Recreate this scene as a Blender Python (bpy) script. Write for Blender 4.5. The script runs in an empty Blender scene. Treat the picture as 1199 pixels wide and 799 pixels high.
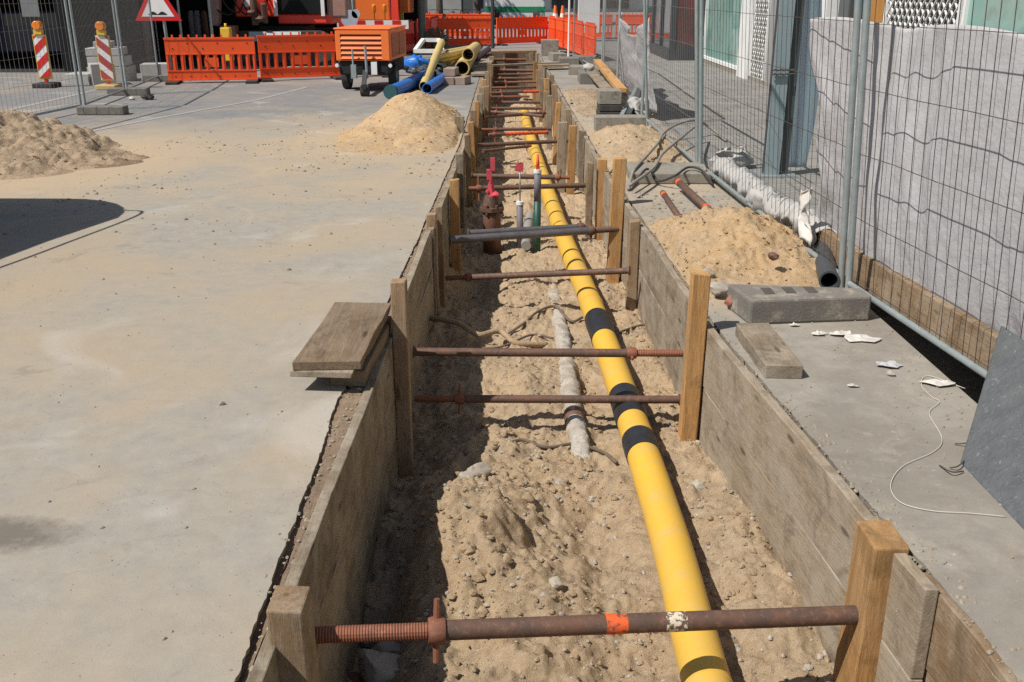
import bpy, math, random
from mathutils import Vector, Matrix, noise
random.seed(7)
R = math.radians
S = bpy.context.scene
C = S.collection
# ---------------------------------------------------------------- camera model
F, H, TH = 1120.0, 1.8, R(20.1)
sT, cT = math.sin(TH), math.cos(TH)
def ray(px, py):
    u = (px-599.5)/F; v = (py-399.5)/F
    return Vector((u, cT-v*sT, -sT-v*cT))
def P(px, py, z=0.0):
    d = ray(px, py); t = (z-H)/d.z
    return Vector((0, 0, H))+d*t
def PY(px, py, Y):
    d = ray(px, py); return Vector((0, 0, H))+d*(Y/d.y)
def PX(px, py, X):
    d = ray(px, py); return Vector((0, 0, H))+d*(X/d.x)
cam = bpy.data.cameras.new("camera"); co = bpy.data.objects.new("camera", cam); C.objects.link(co)
cam.lens = F/1199*36; cam.sensor_width = 36; cam.clip_end = 3000
co.location = (0, 0, H); co.rotation_euler = (R(90)-TH, 0, 0)
S.camera = co
# ---------------------------------------------------------------- light
SD = Vector((.67, .37, -1.0)).normalized()
w = bpy.data.worlds.new("World"); S.world = w; w.use_nodes = True
nt = w.node_tree; bg = nt.nodes["Background"]
sky = nt.nodes.new("ShaderNodeTexSky"); sky.sky_type = 'NISHITA'; sky.sun_disc = False
elev = math.asin(-SD.z); az = math.atan2(-SD.x, -SD.y)
sky.sun_elevation = elev; sky.sun_rotation = az
nt.links.new(sky.outputs[0], bg.inputs[0]); bg.inputs[1].default_value = 0.072
sl = bpy.data.lights.new("sun", 'SUN'); sl.energy = 4.7; sl.angle = R(.53); sl.color = (1, .95, .87)
so = bpy.data.objects.new("sun", sl); C.objects.link(so)
so.rotation_euler = SD.to_track_quat('-Z', 'Y').to_euler()
S.view_settings.view_transform = 'Standard'; S.view_settings.look = 'None'
S.view_settings.gamma = 1; S.view_settings.exposure = 0.2
S.cycles.use_denoising = False; S.cycles.max_bounces = 6
# ---------------------------------------------------------------- materials
class G:
    def __init__(s, name):
        s.m = bpy.data.materials.new(name); s.m.use_nodes = True
        s.t = s.m.node_tree; s.b = s.t.nodes["Principled BSDF"]
        s.tc = None
    def n(s, ty): return s.t.nodes.new(ty)
    def put(s, sock, val):
        if isinstance(val, bpy.types.NodeSocket): s.t.links.new(val, sock)
        elif isinstance(val, (tuple, list)) and len(val) == 3 and sock.type == 'RGBA': sock.default_value = (*val, 1)
        else: sock.default_value = val
    def co(s, kind='Object', sc=(1, 1, 1)):
        if kind == 'World': o = s.n("ShaderNodeNewGeometry").outputs['Position']
        else: o = s.n("ShaderNodeTexCoord").outputs[kind]
        if sc != (1, 1, 1):
            mp = s.n("ShaderNodeMapping"); s.put(mp.inputs[0], o); mp.inputs['Scale'].default_value = sc; o = mp.outputs[0]
        return o
    def mapv(s, v, sc):
        mp = s.n("ShaderNodeMapping"); s.put(mp.inputs[0], v); mp.inputs['Scale'].default_value = sc; return mp.outputs[0]
    def noise(s, v, scale, detail=4, rough=.55, dist=0):
        k = s.n("ShaderNodeTexNoise"); s.put(k.inputs['Vector'], v)
        k.inputs['Scale'].default_value = scale; k.inputs['Detail'].default_value = detail
        k.inputs['Roughness'].default_value = rough; k.inputs['Distortion'].default_value = dist
        return k.outputs[0]
    def vor(s, v, scale, feat='F1'):
        k = s.n("ShaderNodeTexVoronoi"); k.feature = feat; s.put(k.inputs['Vector'], v); k.inputs['Scale'].default_value = scale
        return k.outputs[0]
    def step(s, x, a, b):
        k = s.n("ShaderNodeMapRange"); s.put(k.inputs[0], x); k.inputs[1].default_value = a; k.inputs[2].default_value = b
        return k.outputs[0]
    def math(s, op, a, b=0.0):
        k = s.n("ShaderNodeMath"); k.operation = op; s.put(k.inputs[0], a); s.put(k.inputs[1], b); return k.outputs[0]
    def mix(s, f, a, b, mode='MIX'):
        k = s.n("ShaderNodeMix"); k.data_type = 'RGBA'; k.blend_type = mode
        s.put(k.inputs[0], f); s.put(k.inputs[6], a); s.put(k.inputs[7], b); return k.outputs[2]
    def bump(s, h, strength=.4, dist=.01, nrm=None):
        k = s.n("ShaderNodeBump"); s.put(k.inputs['Height'], h)
        k.inputs['Strength'].default_value = strength; k.inputs['Distance'].default_value = dist
        if nrm is not None: s.put(k.inputs['Normal'], nrm)
        return k.outputs[0]
    def out(s, col, rough=.8, nrm=None, metal=0, spec=.3):
        s.put(s.b.inputs['Base Color'], col); s.put(s.b.inputs['Roughness'], rough)
        s.put(s.b.inputs['Metallic'], metal); s.put(s.b.inputs['Specular IOR Level'], spec)
        if nrm is not None: s.put(s.b.inputs['Normal'], nrm)
        return s.m
def simple(name, c1, c2=None, scale=6, rough=.7, metal=0, bump=.15, bs=60, bd=.004, spec=.35, c3=None, c3t=(.6, .7), kind='Object', c3s=None):
    g = G(name); v = g.co(kind); c2 = c2 or tuple(x*.8 for x in c1)
    col = g.mix(g.step(g.noise(v, scale, 6, .6), .3, .7), c1, c2)
    if c3: col = g.mix(g.step(g.noise(v, c3s or scale*2.3, 8, .7), *c3t), col, c3)
    return g.out(col, rough, g.bump(g.noise(v, bs, 4, .6), bump, bd) if bump else None, metal, spec)
def wood(name, axis, c1, c2, dust=.3, dcol=(.40, .33, .25)):
    g = G(name); sc = {'x': (1.2, 14, 14), 'y': (14, 1.2, 14), 'z': (14, 14, 1.2)}[axis]
    oi = g.n("ShaderNodeObjectInfo").outputs['Random']
    v0 = g.co('Object'); va = g.n("ShaderNodeVectorMath"); va.operation = 'ADD'
    cx = g.n("ShaderNodeCombineXYZ"); o5 = g.math('MULTIPLY', oi, 37.0)
    for i in range(3): g.put(cx.inputs[i], o5)
    g.put(va.inputs[0], v0); g.put(va.inputs[1], cx.outputs[0])
    mp = g.n("ShaderNodeMapping"); g.put(mp.inputs[0], va.outputs[0]); mp.inputs['Scale'].default_value = sc
    vv = mp.outputs[0]
    grain = g.noise(vv, 3.2, 9, .7, 1.3); fine = g.noise(vv, 14, 5, .7, .5)
    col = g.mix(g.step(grain, .34, .62), c1, c2)
    strk = g.noise(vv, .9, 7, .65, .6)
    col = g.mix(g.math('MULTIPLY', g.step(strk, .48, .66), .55), col, tuple(x*.5 for x in c1))
    col = g.mix(g.step(fine, .5, .82), col, tuple(x*.4 for x in c2))
    tone = g.math('ADD', g.math('MULTIPLY', oi, .5), .78)
    hs = g.n("ShaderNodeHueSaturation"); g.put(hs.inputs['Color'], col); g.put(hs.inputs['Value'], tone); col = hs.outputs[0]
    dn = g.noise(va.outputs[0], 3.5, 9, .75)
    col = g.mix(g.math('MULTIPLY', g.step(dn, .44, .60), dust), col, dcol)
    st = g.noise(va.outputs[0], 2.6, 8, .7, 1.2)
    col = g.mix(g.math('MULTIPLY', g.step(st, .55, .66), .6), col, tuple(x*.35 for x in c2))
    kn = g.vor(g.mapv(va.outputs[0], {'x': (1.6, 6, 6), 'y': (6, 1.6, 6), 'z': (6, 6, 1.6)}[axis]), 1.3)
    col = g.mix(g.math('MULTIPLY', g.step(kn, .13, .07), .75), col, tuple(x*.3 for x in c1))
    spl = g.step(g.noise(va.outputs[0], 30, 6, .8), .63, .70)
    col = g.mix(g.math('MULTIPLY', spl, dust*1.2), col, (.50, .43, .33))
    nm = g.bump(grain, .7, .006); nm = g.bump(fine, .6, .003, nm); nm = g.bump(g.noise(va.outputs[0], 60, 4, .7), .35, .002, nm)
    return g.out(col, .85, nm, 0, .2)
WO = {}
for ax in 'xyz':
    WO['old'+ax] = wood('weathered_wood_'+ax, ax, (.225, .145, .082), (.31, .215, .13), .45)
    WO['new'+ax] = wood('fresh_wood_'+ax, ax, (.33, .17, .062), (.50, .285, .11), .15)
    WO['dark'+ax] = wood('dark_weathered_wood_'+ax, ax, (.13, .09, .058), (.20, .145, .095), .35, (.27, .22, .165))
    WO['dirty'+ax] = wood('soiled_wood_'+ax, ax, (.21, .165, .115), (.30, .24, .17), .75, (.35, .30, .235))
def sandmat(name, c1, c2, c3, grit=1.0, kind='World'):
    g = G(name); v = g.co(kind)
    big = g.noise(v, 1.7, 6, .6); mid = g.noise(v, 11, 8, .7); fine = g.noise(v, 120, 4, .7)
    col = g.mix(g.step(big, .35, .65), c1, c2)
    col = g.mix(g.math('MULTIPLY', g.step(mid, .45, .7), .8), col, c3)
    col = g.mix(g.math('MULTIPLY', g.step(fine, .55, .8), .5), col, tuple(x*.5 for x in c1))
    vg = g.vor(v, 75); sel = g.step(g.noise(v, 40, 2), .52, .6)
    peb = g.math('MULTIPLY', g.step(vg, .28, .18), sel)
    col = g.mix(g.math('MULTIPLY', peb, .6*grit), col, (.50, .47, .42))
    col = g.mix(g.math('MULTIPLY', g.step(g.noise(v, 28, 8, .8), .56, .66), .45), col, tuple(x*.62 for x in c1))
    col = g.mix(g.math('MULTIPLY', g.step(g.noise(v, 5, 6, .7), .56, .68), .45), col, tuple(x*.72 for x in c2))
    v2 = g.step(g.vor(v, 130), .24, .14); col = g.mix(g.math('MULTIPLY', v2, g.math('MULTIPLY', g.step(g.noise(v, 22, 4), .48, .6), .6*grit)), col, tuple(x*.42 for x in c1))
    v3 = g.step(g.vor(v, 210), .25, .12); col = g.mix(g.math('MULTIPLY', v3, g.math('MULTIPLY', g.step(g.noise(v, 17, 4), .5, .62), .55*grit)), col, (.62, .56, .47))
    nm = g.bump(mid, .55, .035); nm = g.bump(g.noise(v, 45, 8, .8), .8*grit, .018, nm); nm = g.bump(g.noise(v, 170, 4, .8), .6, .004, nm); nm = g.bump(peb, .5*grit, .006, nm)
    return g.out(col, .95, nm, 0, .1)
SAND = sandmat('trench_sand', (.45, .325, .20), (.385, .29, .19), (.54, .42, .285))
SANDY = sandmat('yellow_sand', (.50, .33, .165), (.43, .315, .20), (.58, .44, .29), 1)
SANDL = sandmat('pale_sand', (.40, .30, .20), (.27, .20, .135), (.47, .37, .26), .8)
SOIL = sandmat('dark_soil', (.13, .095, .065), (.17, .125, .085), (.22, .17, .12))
GRAV = simple('stone', (.40, .36, .30), (.27, .23, .19), 9, .9, 0, .4, 40, kind='World')
def roadmat():
    g = G('dusty_asphalt'); v = g.co('World')
    sx = g.n("ShaderNodeSeparateXYZ"); g.put(sx.inputs[0], v)
    fine = g.noise(v, 160, 4, .7); mid = g.noise(v, 9, 8, .7); big = g.noise(v, .55, 7, .62, .5); b2 = g.noise(v, 1.3, 8, .65, .8)
    col = g.mix(g.step(mid, .3, .7), (.268, .248, .215), (.34, .312, .262))
    wx = g.math('ADD', sx.outputs[1], g.math('MULTIPLY', g.math('SUBTRACT', b2, .5), 7.0))
    far = g.step(g.math('SUBTRACT', wx, g.math('MULTIPLY', sx.outputs[0], .55)), 14.5, 18.0)
    col = g.mix(far, col, (.19, .19, .19))
    d = g.math('MULTIPLY', g.step(big, .44, .64), g.math('SUBTRACT', 1.0, g.math('MULTIPLY', far, .55)))
    col = g.mix(g.math('MULTIPLY', d, .85), col, (.37, .295, .205))
    col = g.mix(g.math('MULTIPLY', g.step(g.noise(v, 3.2, 9, .75, .5), .5, .68), .38), col, (.37, .30, .22))
    for hx, hy, hr in ((-1.75, 12.5, 1.5), (-5.2, 10.7, 2.0)):
        ax_ = g.math('SUBTRACT', sx.outputs[0], hx); ay_ = g.math('MULTIPLY', g.math('SUBTRACT', sx.outputs[1], hy), .75)
        dd = g.math('POWER', g.math('ADD', g.math('MULTIPLY', ax_, ax_), g.math('MULTIPLY', ay_, ay_)), .5)
        dd = g.math('ADD', dd, g.math('MULTIPLY', g.math('SUBTRACT', g.noise(v, 3.5, 9, .75), .5), 2.2))
        col = g.mix(g.math('MULTIPLY', g.step(dd, hr, hr*.55), .85), col, (.44, .335, .215))
    # sandy band strewn between the heaps
    yb = g.math('ABSOLUTE', g.math('SUBTRACT', wx, 11.4)); band = g.math('MULTIPLY', g.step(yb, 3.6, .8), g.step(b2, .38, .58))
    col = g.mix(g.math('MULTIPLY', band, .75), col, (.40, .315, .215))
    dk = g.step(g.noise(v, 1.9, 9, .72, 1.0), .585, .66)
    col = g.mix(g.math('MULTIPLY', dk, .35), col, (.17, .145, .115))
    col = g.mix(g.math('MULTIPLY', g.step(g.noise(v, 30, 8, .8), .58, .66), .35), col, (.42, .38, .31))
    wv = g.n("ShaderNodeVectorMath"); wv.operation = 'ADD'; g.put(wv.inputs[0], v)
    nk = g.n("ShaderNodeTexNoise"); nk.inputs['Scale'].default_value = 2.5; nk.inputs['Detail'].default_value = 6; g.put(nk.inputs['Vector'], v); g.put(wv.inputs[1], nk.outputs['Color'])
    ck = g.step(g.vor(wv.outputs[0], .8, 'DISTANCE_TO_EDGE'), .008, .003); ck = g.math('MULTIPLY', ck, g.step(g.noise(v, .9, 3), .5, .56))
    col = g.mix(g.math('MULTIPLY', ck, .12), col, (.14, .12, .10))
    px_ = g.math('MULTIPLY', g.math('ADD', sx.outputs[0], 1.86), 2.6); py_ = g.math('MULTIPLY', g.math('SUBTRACT', sx.outputs[1], 2.93), 6.5)
    rr_ = g.math('ADD', g.math('ADD', g.math('MULTIPLY', px_, px_), g.math('MULTIPLY', py_, py_)), g.math('MULTIPLY', g.noise(v, 14, 8, .8), 1.6))
    col = g.mix(g.math('MULTIPLY', g.step(rr_, 1.7, 1.0), .8), col, (.12, .105, .09))
    pale = g.step(g.noise(v, .8, 6, .55, 1.2), .58, .70)
    col = g.mix(g.math('MULTIPLY', pale, .4), col, (.47, .45, .41))
    col = g.mix(g.math('MULTIPLY', g.step(fine, .52, .78), .45), col, (.13, .125, .115))
    spk = g.step(g.vor(v, 38), .13, .07); col = g.mix(g.math('MULTIPLY', spk, g.step(g.noise(v, 12, 2), .5, .56)), col, (.12, .11, .1))
    nm = g.bump(mid, .35, .006); nm = g.bump(fine, .5, .002, nm)
    return g.out(col, .9, nm, 0, .25)
ROAD = roadmat()
def pavmat():
    g = G('concrete_pavement'); v = g.co('World')
    fine = g.noise(v, 170, 4, .7); mid = g.noise(v, 7, 9, .7); big = g.noise(v, .9, 7, .62, .7)
    col = g.mix(g.step(mid, .3, .7), (.24, .222, .19), (.32, .295, .252))
    col = g.mix(g.math('MULTIPLY', g.step(big, .45, .62), .55), col, (.18, .155, .13))
    sx = g.n("ShaderNodeSeparateXYZ"); g.put(sx.inputs[0], v)
    wy = g.math('ADD', sx.outputs[1], g.math('MULTIPLY', g.math('SUBTRACT', mid, .5), 2.5))
    sand = g.math('MULTIPLY', g.step(wy, 7.6, 9.6), g.step(wy, 19.5, 17.5))
    sand = g.math('MULTIPLY', sand, g.step(g.noise(v, 1.5, 7, .65), .36, .5))
    sand = g.math('MULTIPLY', sand, g.step(sx.outputs[0], 2.3, 1.9))
    col = g.mix(g.math('MULTIPLY', sand, .9), col, (.41, .33, .24))
    col = g.mix(g.math('MULTIPLY', g.step(fine, .54, .78), .4), col, (.12, .11, .1))
    col = g.mix(g.math('MULTIPLY', g.step(g.noise(v, 4.5, 9, .75, .8), .54, .66), .45), col, (.36, .31, .24))
    ax_ = g.math('SUBTRACT', sx.outputs[0], 1.45); ay_ = g.math('MULTIPLY', g.math('SUBTRACT', sx.outputs[1], 6.7), .8)
    dd = g.math('ADD', g.math('POWER', g.math('ADD', g.math('MULTIPLY', ax_, ax_), g.math('MULTIPLY', ay_, ay_)), .5), g.math('MULTIPLY', g.math('SUBTRACT', g.noise(v, 6, 9, .75), .5), 1.2))
    col = g.mix(g.math('MULTIPLY', g.step(dd, 1.15, .75), .85), col, (.42, .32, .21))
    dirt = g.math('MULTIPLY', g.step(g.noise(v, 9, 9, .8), .50, .62), g.step(g.noise(v, 1.1, 5, .6), .42, .58))
    col = g.mix(g.math('MULTIPLY', dirt, .4), col, (.16, .135, .105))
    wh = g.math('MULTIPLY', g.step(g.noise(v, 25, 6, .8), .60, .66), g.step(g.noise(v, 2.2, 4), .46, .58))
    col = g.mix(g.math('MULTIPLY', wh, .6), col, (.55, .53, .5))
    nm = g.bump(mid, .3, .006); nm = g.bump(fine, .5, .002, nm)
    return g.out(col, .9, nm, 0, .25)
PAVE = pavmat()
def walkmat():
    g = G('sidewalk_paving'); v = g.co('World')
    br = g.n("ShaderNodeTexBrick"); g.put(br.inputs['Vector'], v); br.inputs['Scale'].default_value = 1.0
    br.inputs['Color1'].default_value = (.19, .185, .175, 1); br.inputs['Color2'].default_value = (.23, .22, .205, 1)
    br.inputs['Mortar'].default_value = (.10, .095, .09, 1); br.inputs['Mortar Size'].default_value = .012
    br.inputs['Brick Width'].default_value = .5; br.inputs['Row Height'].default_value = .5
    col = g.mix(g.math('MULTIPLY', g.step(g.noise(v, 1.4, 7, .65), .45, .7), .5), br.outputs[0], (.30, .28, .25))
    return g.out(col, .9, g.bump(g.noise(v, 140, 3), .3, .002), 0, .25)
WALK = walkmat()
def rust(name, c1, c2, c3, rough=.7, metal=.25):
    g = G(name); v = g.co('Object')
    col = g.mix(g.step(g.noise(v, 9, 8, .7), .35, .62), c1, c2)
    col = g.mix(g.math('MULTIPLY', g.step(g.noise(v, 38, 6, .75), .52, .7), .8), col, c3)
    return g.out(col, rough, g.bump(g.noise(v, 90, 5, .7), .35, .002), metal, .4)
RUST = rust('rusty_steel', (.17, .088, .058), (.10, .066, .052), (.27, .15, .10))
RUSTR = rust('red_rusty_thread', (.27, .095, .05), (.20, .085, .055), (.33, .16, .10))
STEEL = rust('dark_bare_steel', (.11, .105, .115), (.16, .15, .155), (.22, .15, .11), .5, .5)
GALV = simple('galvanised_steel', (.36, .40, .40), (.27, .31, .31), 14, .5, .45, .1, 80)
GALVW = simple('galvanised_wire', (.30, .29, .28), (.20, .17, .15), 9, .5, .5, 0)
YEL = None
def yelmat():
    g = G('yellow_pipe_plastic'); v = g.co('World')
    col = g.mix(g.step(g.noise(v, 2.2, 6, .6), .35, .7), (.69, .405, .04), (.60, .37, .06))
    col = g.mix(g.math('MULTIPLY', g.step(g.noise(v, 6, 9, .78), .5, .68), .5), col, (.50, .36, .18))
    col = g.mix(g.math('MULTIPLY', g.step(g.noise(v, 45, 7, .8), .56, .66), .4), col, (.55, .42, .24))
    sc = g.noise(g.mapv(v, (9, 60, 9)), 1.5, 6, .8); col = g.mix(g.math('MULTIPLY', g.step(sc, .62, .68), .5), col, (.25, .17, .06))
    return g.out(col, .5, g.bump(g.noise(v, 60, 4, .6), .12, .002), 0, .4)
YEL = yelmat()
YELF = simple('faded_yellow_plastic', (.58, .43, .14), (.50, .39, .18), 3, .6, 0, .05)
BLK = simple('black_wrap', (.018, .019, .022), (.03, .03, .034), 12, .45, 0, .4, 30, .006, c3=(.08, .07, .06), c3t=(.66, .8))
RUB = simple('black_rubber', (.035, .033, .032), (.06, .055, .05), 14, .85, 0, .3)
FOOT = simple('recycled_rubber_foot', (.15, .14, .125), (.20, .185, .16), 7, .95, 0, .5, 70, c3=(.28, .25, .2), c3t=(.58, .7))
CONC = simple('concrete_block', (.205, .185, .155), (.29, .265, .22), 7, .95, 0, .6, 70, c3=(.12, .108, .09), c3t=(.52, .66), c3s=6)
ORA = simple('orange_barrier_plastic', (.90, .11, .022), (.82, .10, .025), 2.5, .5, 0, .05, spec=.35, c3=(.55, .12, .06), c3t=(.66, .8))
ORM = simple('orange_machine_paint', (.86, .19, .035), (.78, .17, .035), 3, .42, 0, .04, spec=.5)
REDM = simple('red_orange_paint', (.85, .06, .03), (.75, .055, .03), 3, .4, 0, .04, spec=.5)
BLU = simple('blue_pipe_plastic', (.02, .14, .52), (.03, .17, .55), 4, .4, 0, .04, c3=(.25, .3, .38), c3t=(.6, .75))
DGRN = simple('green_pipe_paint', (.015, .085, .06), (.02, .06, .05), 8, .45, 0, .1)
DGREY = simple('grey_sleeve', (.13, .12, .14), (.18, .16, .18), 10, .6, 0, .1)
PINK = simple('pink_marker_paint', (.66, .07, .11), (.48, .06, .08), 22, .8, 0, .3, c3=(.25, .09, .07), c3t=(.54, .62), c3s=28)
OSPR = simple('orange_spray_paint', (.80, .12, .025), (.62, .10, .03), 40, c3=(.16, .08, .055), c3t=(.52, .56), c3s=45, rough=.7) if True else simple('x', (.78, .13, .03), (.55, .11, .04), 40, .7, 0, .2)
CREAM = simple('cream_paint_spots', (.66, .60, .47), (.55, .48, .36), 32, .8, 0, .2, c3=(.13, .08, .058), c3t=(.49, .52), c3s=38)
WHT = simple('white_paint', (.78, .78, .76), (.68, .68, .66), 3, .5, 0, .03)
WHP = simple('white_plastic_film', (.60, .57, .53), (.44, .41, .37), 16, .7, 0, .5, 30)
REDW = simple('red_reflective', (.62, .02, .02), (.52, .02, .02), 5, .45, 0, 0)
YPL = simple('yellow_plastic', (.78, .50, .04), (.68, .43, .05), 5, .5, 0, 0)
LENS = simple('amber_lens', (.85, .27, .02), (.75, .2, .02), 9, .25, 0, 0, spec=.6)
BLACK = simple('matt_black', (.012, .012, .012), (.02, .02, .02), 3, .7, 0, 0)
DKM = simple('dark_grey_metal', (.055, .06, .066), (.075, .08, .085), 3, .5, .2, .03)
DKF = simple('shade_dark', (.012, .013, .014), (.02, .02, .022), 1, .8, 0, 0, spec=.1)  # near black stands in for shade inside the hall and cab
GRYW = simple('grey_render', (.30, .30, .29), (.24, .24, .235), 1.5, .85, 0, .1)
TEAL = simple('tinted_shop_glass', (.22, .38, .34), (.28, .45, .40), .8, .05, 0, 0, spec=.8, c3=(.17, .31, .28), c3t=(.5, .6), c3s=1.2)
DGL = simple('dark_glass', (.02, .03, .035), (.04, .05, .055), 1, .08, 0, 0, spec=.7)
GREENB = simple('green_band', (.02, .30, .12), (.02, .26, .11), 3, .5, 0, 0)
LEAF = simple('foliage', (.05, .09, .03), (.08, .12, .04), 8, .8, 0, .3)
BARK = simple('bark', (.10, .085, .065), (.06, .05, .04), 9, .95, 0, .8, 20, .02)
LAMPG = simple('green_grey_pole_paint', (.09, .13, .12), (.12, .15, .14), 4, .5, 0, .05)
SLATE = simple('blue_grey_slab', (.075, .082, .086), (.115, .122, .126), 9, .85, 0, 1.0, 42, .014, c3=(.22, .24, .25), c3t=(.58, .7), c3s=40)
STRING = simple('white_string', (.6, .57, .5), (.5, .47, .4), 6, .9, 0, 0)
CARP = simple('dark_blue_car_paint', (.02, .03, .06), (.025, .035, .07), 3, .2, 0, 0, spec=.6)
def fabmat(name, c1, c2):
    g = G(name); v = g.co('Object')
    big = g.noise(v, 1.6, 6, .6); fine = g.noise(v, 110, 3, .6)
    col = g.mix(g.step(big, .35, .65), c1, c2)
    col = g.mix(g.math('MULTIPLY', g.step(fine, .5, .75), .22), col, tuple(x*.72 for x in c2))
    col = g.mix(g.math('MULTIPLY', g.step(g.noise(v, 3.3, 7, .7), .55, .75), .3), col, (.33, .30, .26))
    return g.out(col, .95, g.bump(g.noise(v, 9, 5, .6), .4, .03, g.bump(fine, .15, .002)), 0, .1)
FAB = fabmat('grey_fleece', (.39, .383, .39), (.44, .435, .445))
# ---------------------------------------------------------------- mesh builder
def V(*a): return Vector(a)
class MB:
    def __init__(s): s.v = []; s.f = []
    def add(s, vs, fs):
        o = len(s.v); s.v += [Vector(x) for x in vs]; s.f += [tuple(i+o for i in f) for f in fs]; return s
    def hexa(s, p):
        return s.add(p, [(3, 2, 1, 0), (4, 5, 6, 7), (0, 1, 5, 4), (1, 2, 6, 5), (2, 3, 7, 6), (3, 0, 4, 7)])
    def box(s, x0, x1, y0, y1, z0, z1):
        return s.hexa([V(x0, y0, z0), V(x1, y0, z0), V(x1, y1, z0), V(x0, y1, z0), V(x0, y0, z1), V(x1, y0, z1), V(x1, y1, z1), V(x0, y1, z1)])
    def bar(s, a, b, w, h, side=None):
        a = Vector(a); b = Vector(b); d = (b-a).normalized()
        sd = Vector(side) if side else (V(1, 0, 0) if abs(d.z) > .8 else d.cross(V(0, 0, 1)))
        sd = (sd-d*sd.dot(d)).normalized(); up = sd.cross(d).normalized()
        q = lambda p: [p-sd*w/2-up*h/2, p+sd*w/2-up*h/2, p+sd*w/2+up*h/2, p-sd*w/2+up*h/2]
        p = q(a)+q(b)
        return s.hexa(p)
    def tube(s, pts, r, n=12, caps=True):
        pts = [Vector(p) for p in pts]; k = len(pts)
        rs = r if isinstance(r, (list, tuple)) else [r]*k
        d0 = (pts[1]-pts[0]).normalized(); nrm = d0.orthogonal().normalized(); vs = []; fs = []
        for i, p in enumerate(pts):
            d = (pts[min(i+1, k-1)]-pts[max(i-1, 0)]).normalized()
            nrm = (nrm-d*nrm.dot(d)).normalized(); bn = d.cross(nrm)
            for j in range(n):
                a = 2*math.pi*j/n; vs.append(p+(nrm*math.cos(a)+bn*math.sin(a))*rs[i])
        for i in range(k-1):
            for j in range(n):
                j2 = (j+1) % n; fs.append((i*n+j, i*n+j2, (i+1)*n+j2, (i+1)*n+j))
        if caps: fs.append(tuple(range(n-1, -1, -1))); fs.append(tuple((k-1)*n+j for j in range(n)))
        return s.add(vs, fs)
    def hollow(s, a, b, ro, ri, n=24):
        a = Vector(a); b = Vector(b); d = (b-a).normalized(); nr = d.orthogonal().normalized(); bn = d.cross(nr); vs = []
        for p, r in ((a, ro), (b, ro), (b, ri), (a, ri)):
            for j in range(n):
                t = 2*math.pi*j/n; vs.append(p+(nr*math.cos(t)+bn*math.sin(t))*r)
        fs = [(k*n+j, k*n+(j+1) % n, ((k+1) % 4)*n+(j+1) % n, ((k+1) % 4)*n+j) for k in range(4) for j in range(n)]
        return s.add(vs, fs)
    def prism(s, poly, vec):
        n = len(poly); vec = Vector(vec); p = [Vector(q) for q in poly]
        return s.add(p+[q+vec for q in p], [tuple(range(n-1, -1, -1)), tuple(range(n, 2*n))]+[(i, (i+1) % n, n+(i+1) % n, n+i) for i in range(n)])
    def ball(s, c, r, n=10, m=7, sc=(1, 1, 1)):
        c = Vector(c); vs = []; fs = []
        for i in range(1, m):
            ph = math.pi*i/m
            for j in range(n):
                t = 2*math.pi*j/n; vs.append(c+V(math.sin(ph)*math.cos(t)*sc[0], math.sin(ph)*math.sin(t)*sc[1], math.cos(ph)*sc[2])*r)
        vs += [c+V(0, 0, r*sc[2]), c-V(0, 0, r*sc[2])]; T = len(vs)-2
        for i in range(m-2):
            for j in range(n): fs.append((i*n+j, (i+1)*n+j, (i+1)*n+(j+1) % n, i*n+(j+1) % n))
        for j in range(n): fs.append((T, j, (j+1) % n)); fs.append((T+1, (m-2)*n+(j+1) % n, (m-2)*n+j))
        return s.add(vs, fs)
    def rock(s, c, r, seed=0, flat=.7):
        t = (1+5**.5)/2; c = Vector(c); rr = random.Random(seed)
        base = [(-1, t, 0), (1, t, 0), (-1, -t, 0), (1, -t, 0), (0, -1, t), (0, 1, t), (0, -1, -t), (0, 1, -t), (t, 0, -1), (t, 0, 1), (-t, 0, -1), (-t, 0, 1)]
        sx, sy = rr.uniform(.7, 1.3), rr.uniform(.7, 1.3)
        return s.add([c+V(x*sx, y*sy, z*flat)*(r/1.9)*rr.uniform(.75, 1.2) for x, y, z in base],
            [(0, 11, 5), (0, 5, 1), (0, 1, 7), (0, 7, 10), (0, 10, 11), (1, 5, 9), (5, 11, 4), (11, 10, 2), (10, 7, 6), (7, 1, 8), (3, 9, 4), (3, 4, 2), (3, 2, 6), (3, 6, 8), (3, 8, 9), (4, 9, 5), (2, 4, 11), (6, 2, 10), (8, 6, 7), (9, 8, 1)])
    def build(s, name, m, parent=None, smooth=False, bevel=0, local=False, label=None, jit=0):
        vs = s.v
        if jit: vs = [p+V(*(random.uniform(-jit, jit) for _ in range(3))) for p in vs]
        me = bpy.data.meshes.new(name); o = bpy.data.objects.new(name, me); C.objects.link(o)
        if parent is not None:
            o.parent = parent
            if not local:
                ch = [parent]
                while ch[-1].parent: ch.append(ch[-1].parent)
                mi = Matrix.Identity(4)
                for q in reversed(ch): mi = mi @ q.matrix_basis
                mi = mi.inverted(); vs = [mi @ p for p in vs]
        elif not local:
            lo = [min(p[i] for p in vs) for i in range(3)]; hi = [max(p[i] for p in vs) for i in range(3)]
            c = V((lo[0]+hi[0])/2, (lo[1]+hi[1])/2, lo[2]); o.location = c; vs = [p-c for p in vs]
        me.from_pydata([tuple(p) for p in vs], [], s.f); me.validate()
        me.materials.append(m)
        if smooth:
            me.polygons.foreach_set('use_smooth', [True]*len(me.polygons))
            if smooth == 'auto': me.set_sharp_from_angle(angle=R(40))
        if bevel:
            b = o.modifiers.new('bevel', 'BEVEL'); b.width = bevel; b.segments = 2; b.limit_method = 'ANGLE'
        if label: o['label'] = label
        return o
def tag(o, label, cat, group=None, kind=None):
    if label: o['label'] = label
    if cat: o['category'] = cat
    if group: o['group'] = group
    if kind: o['kind'] = kind
    return o
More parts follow.
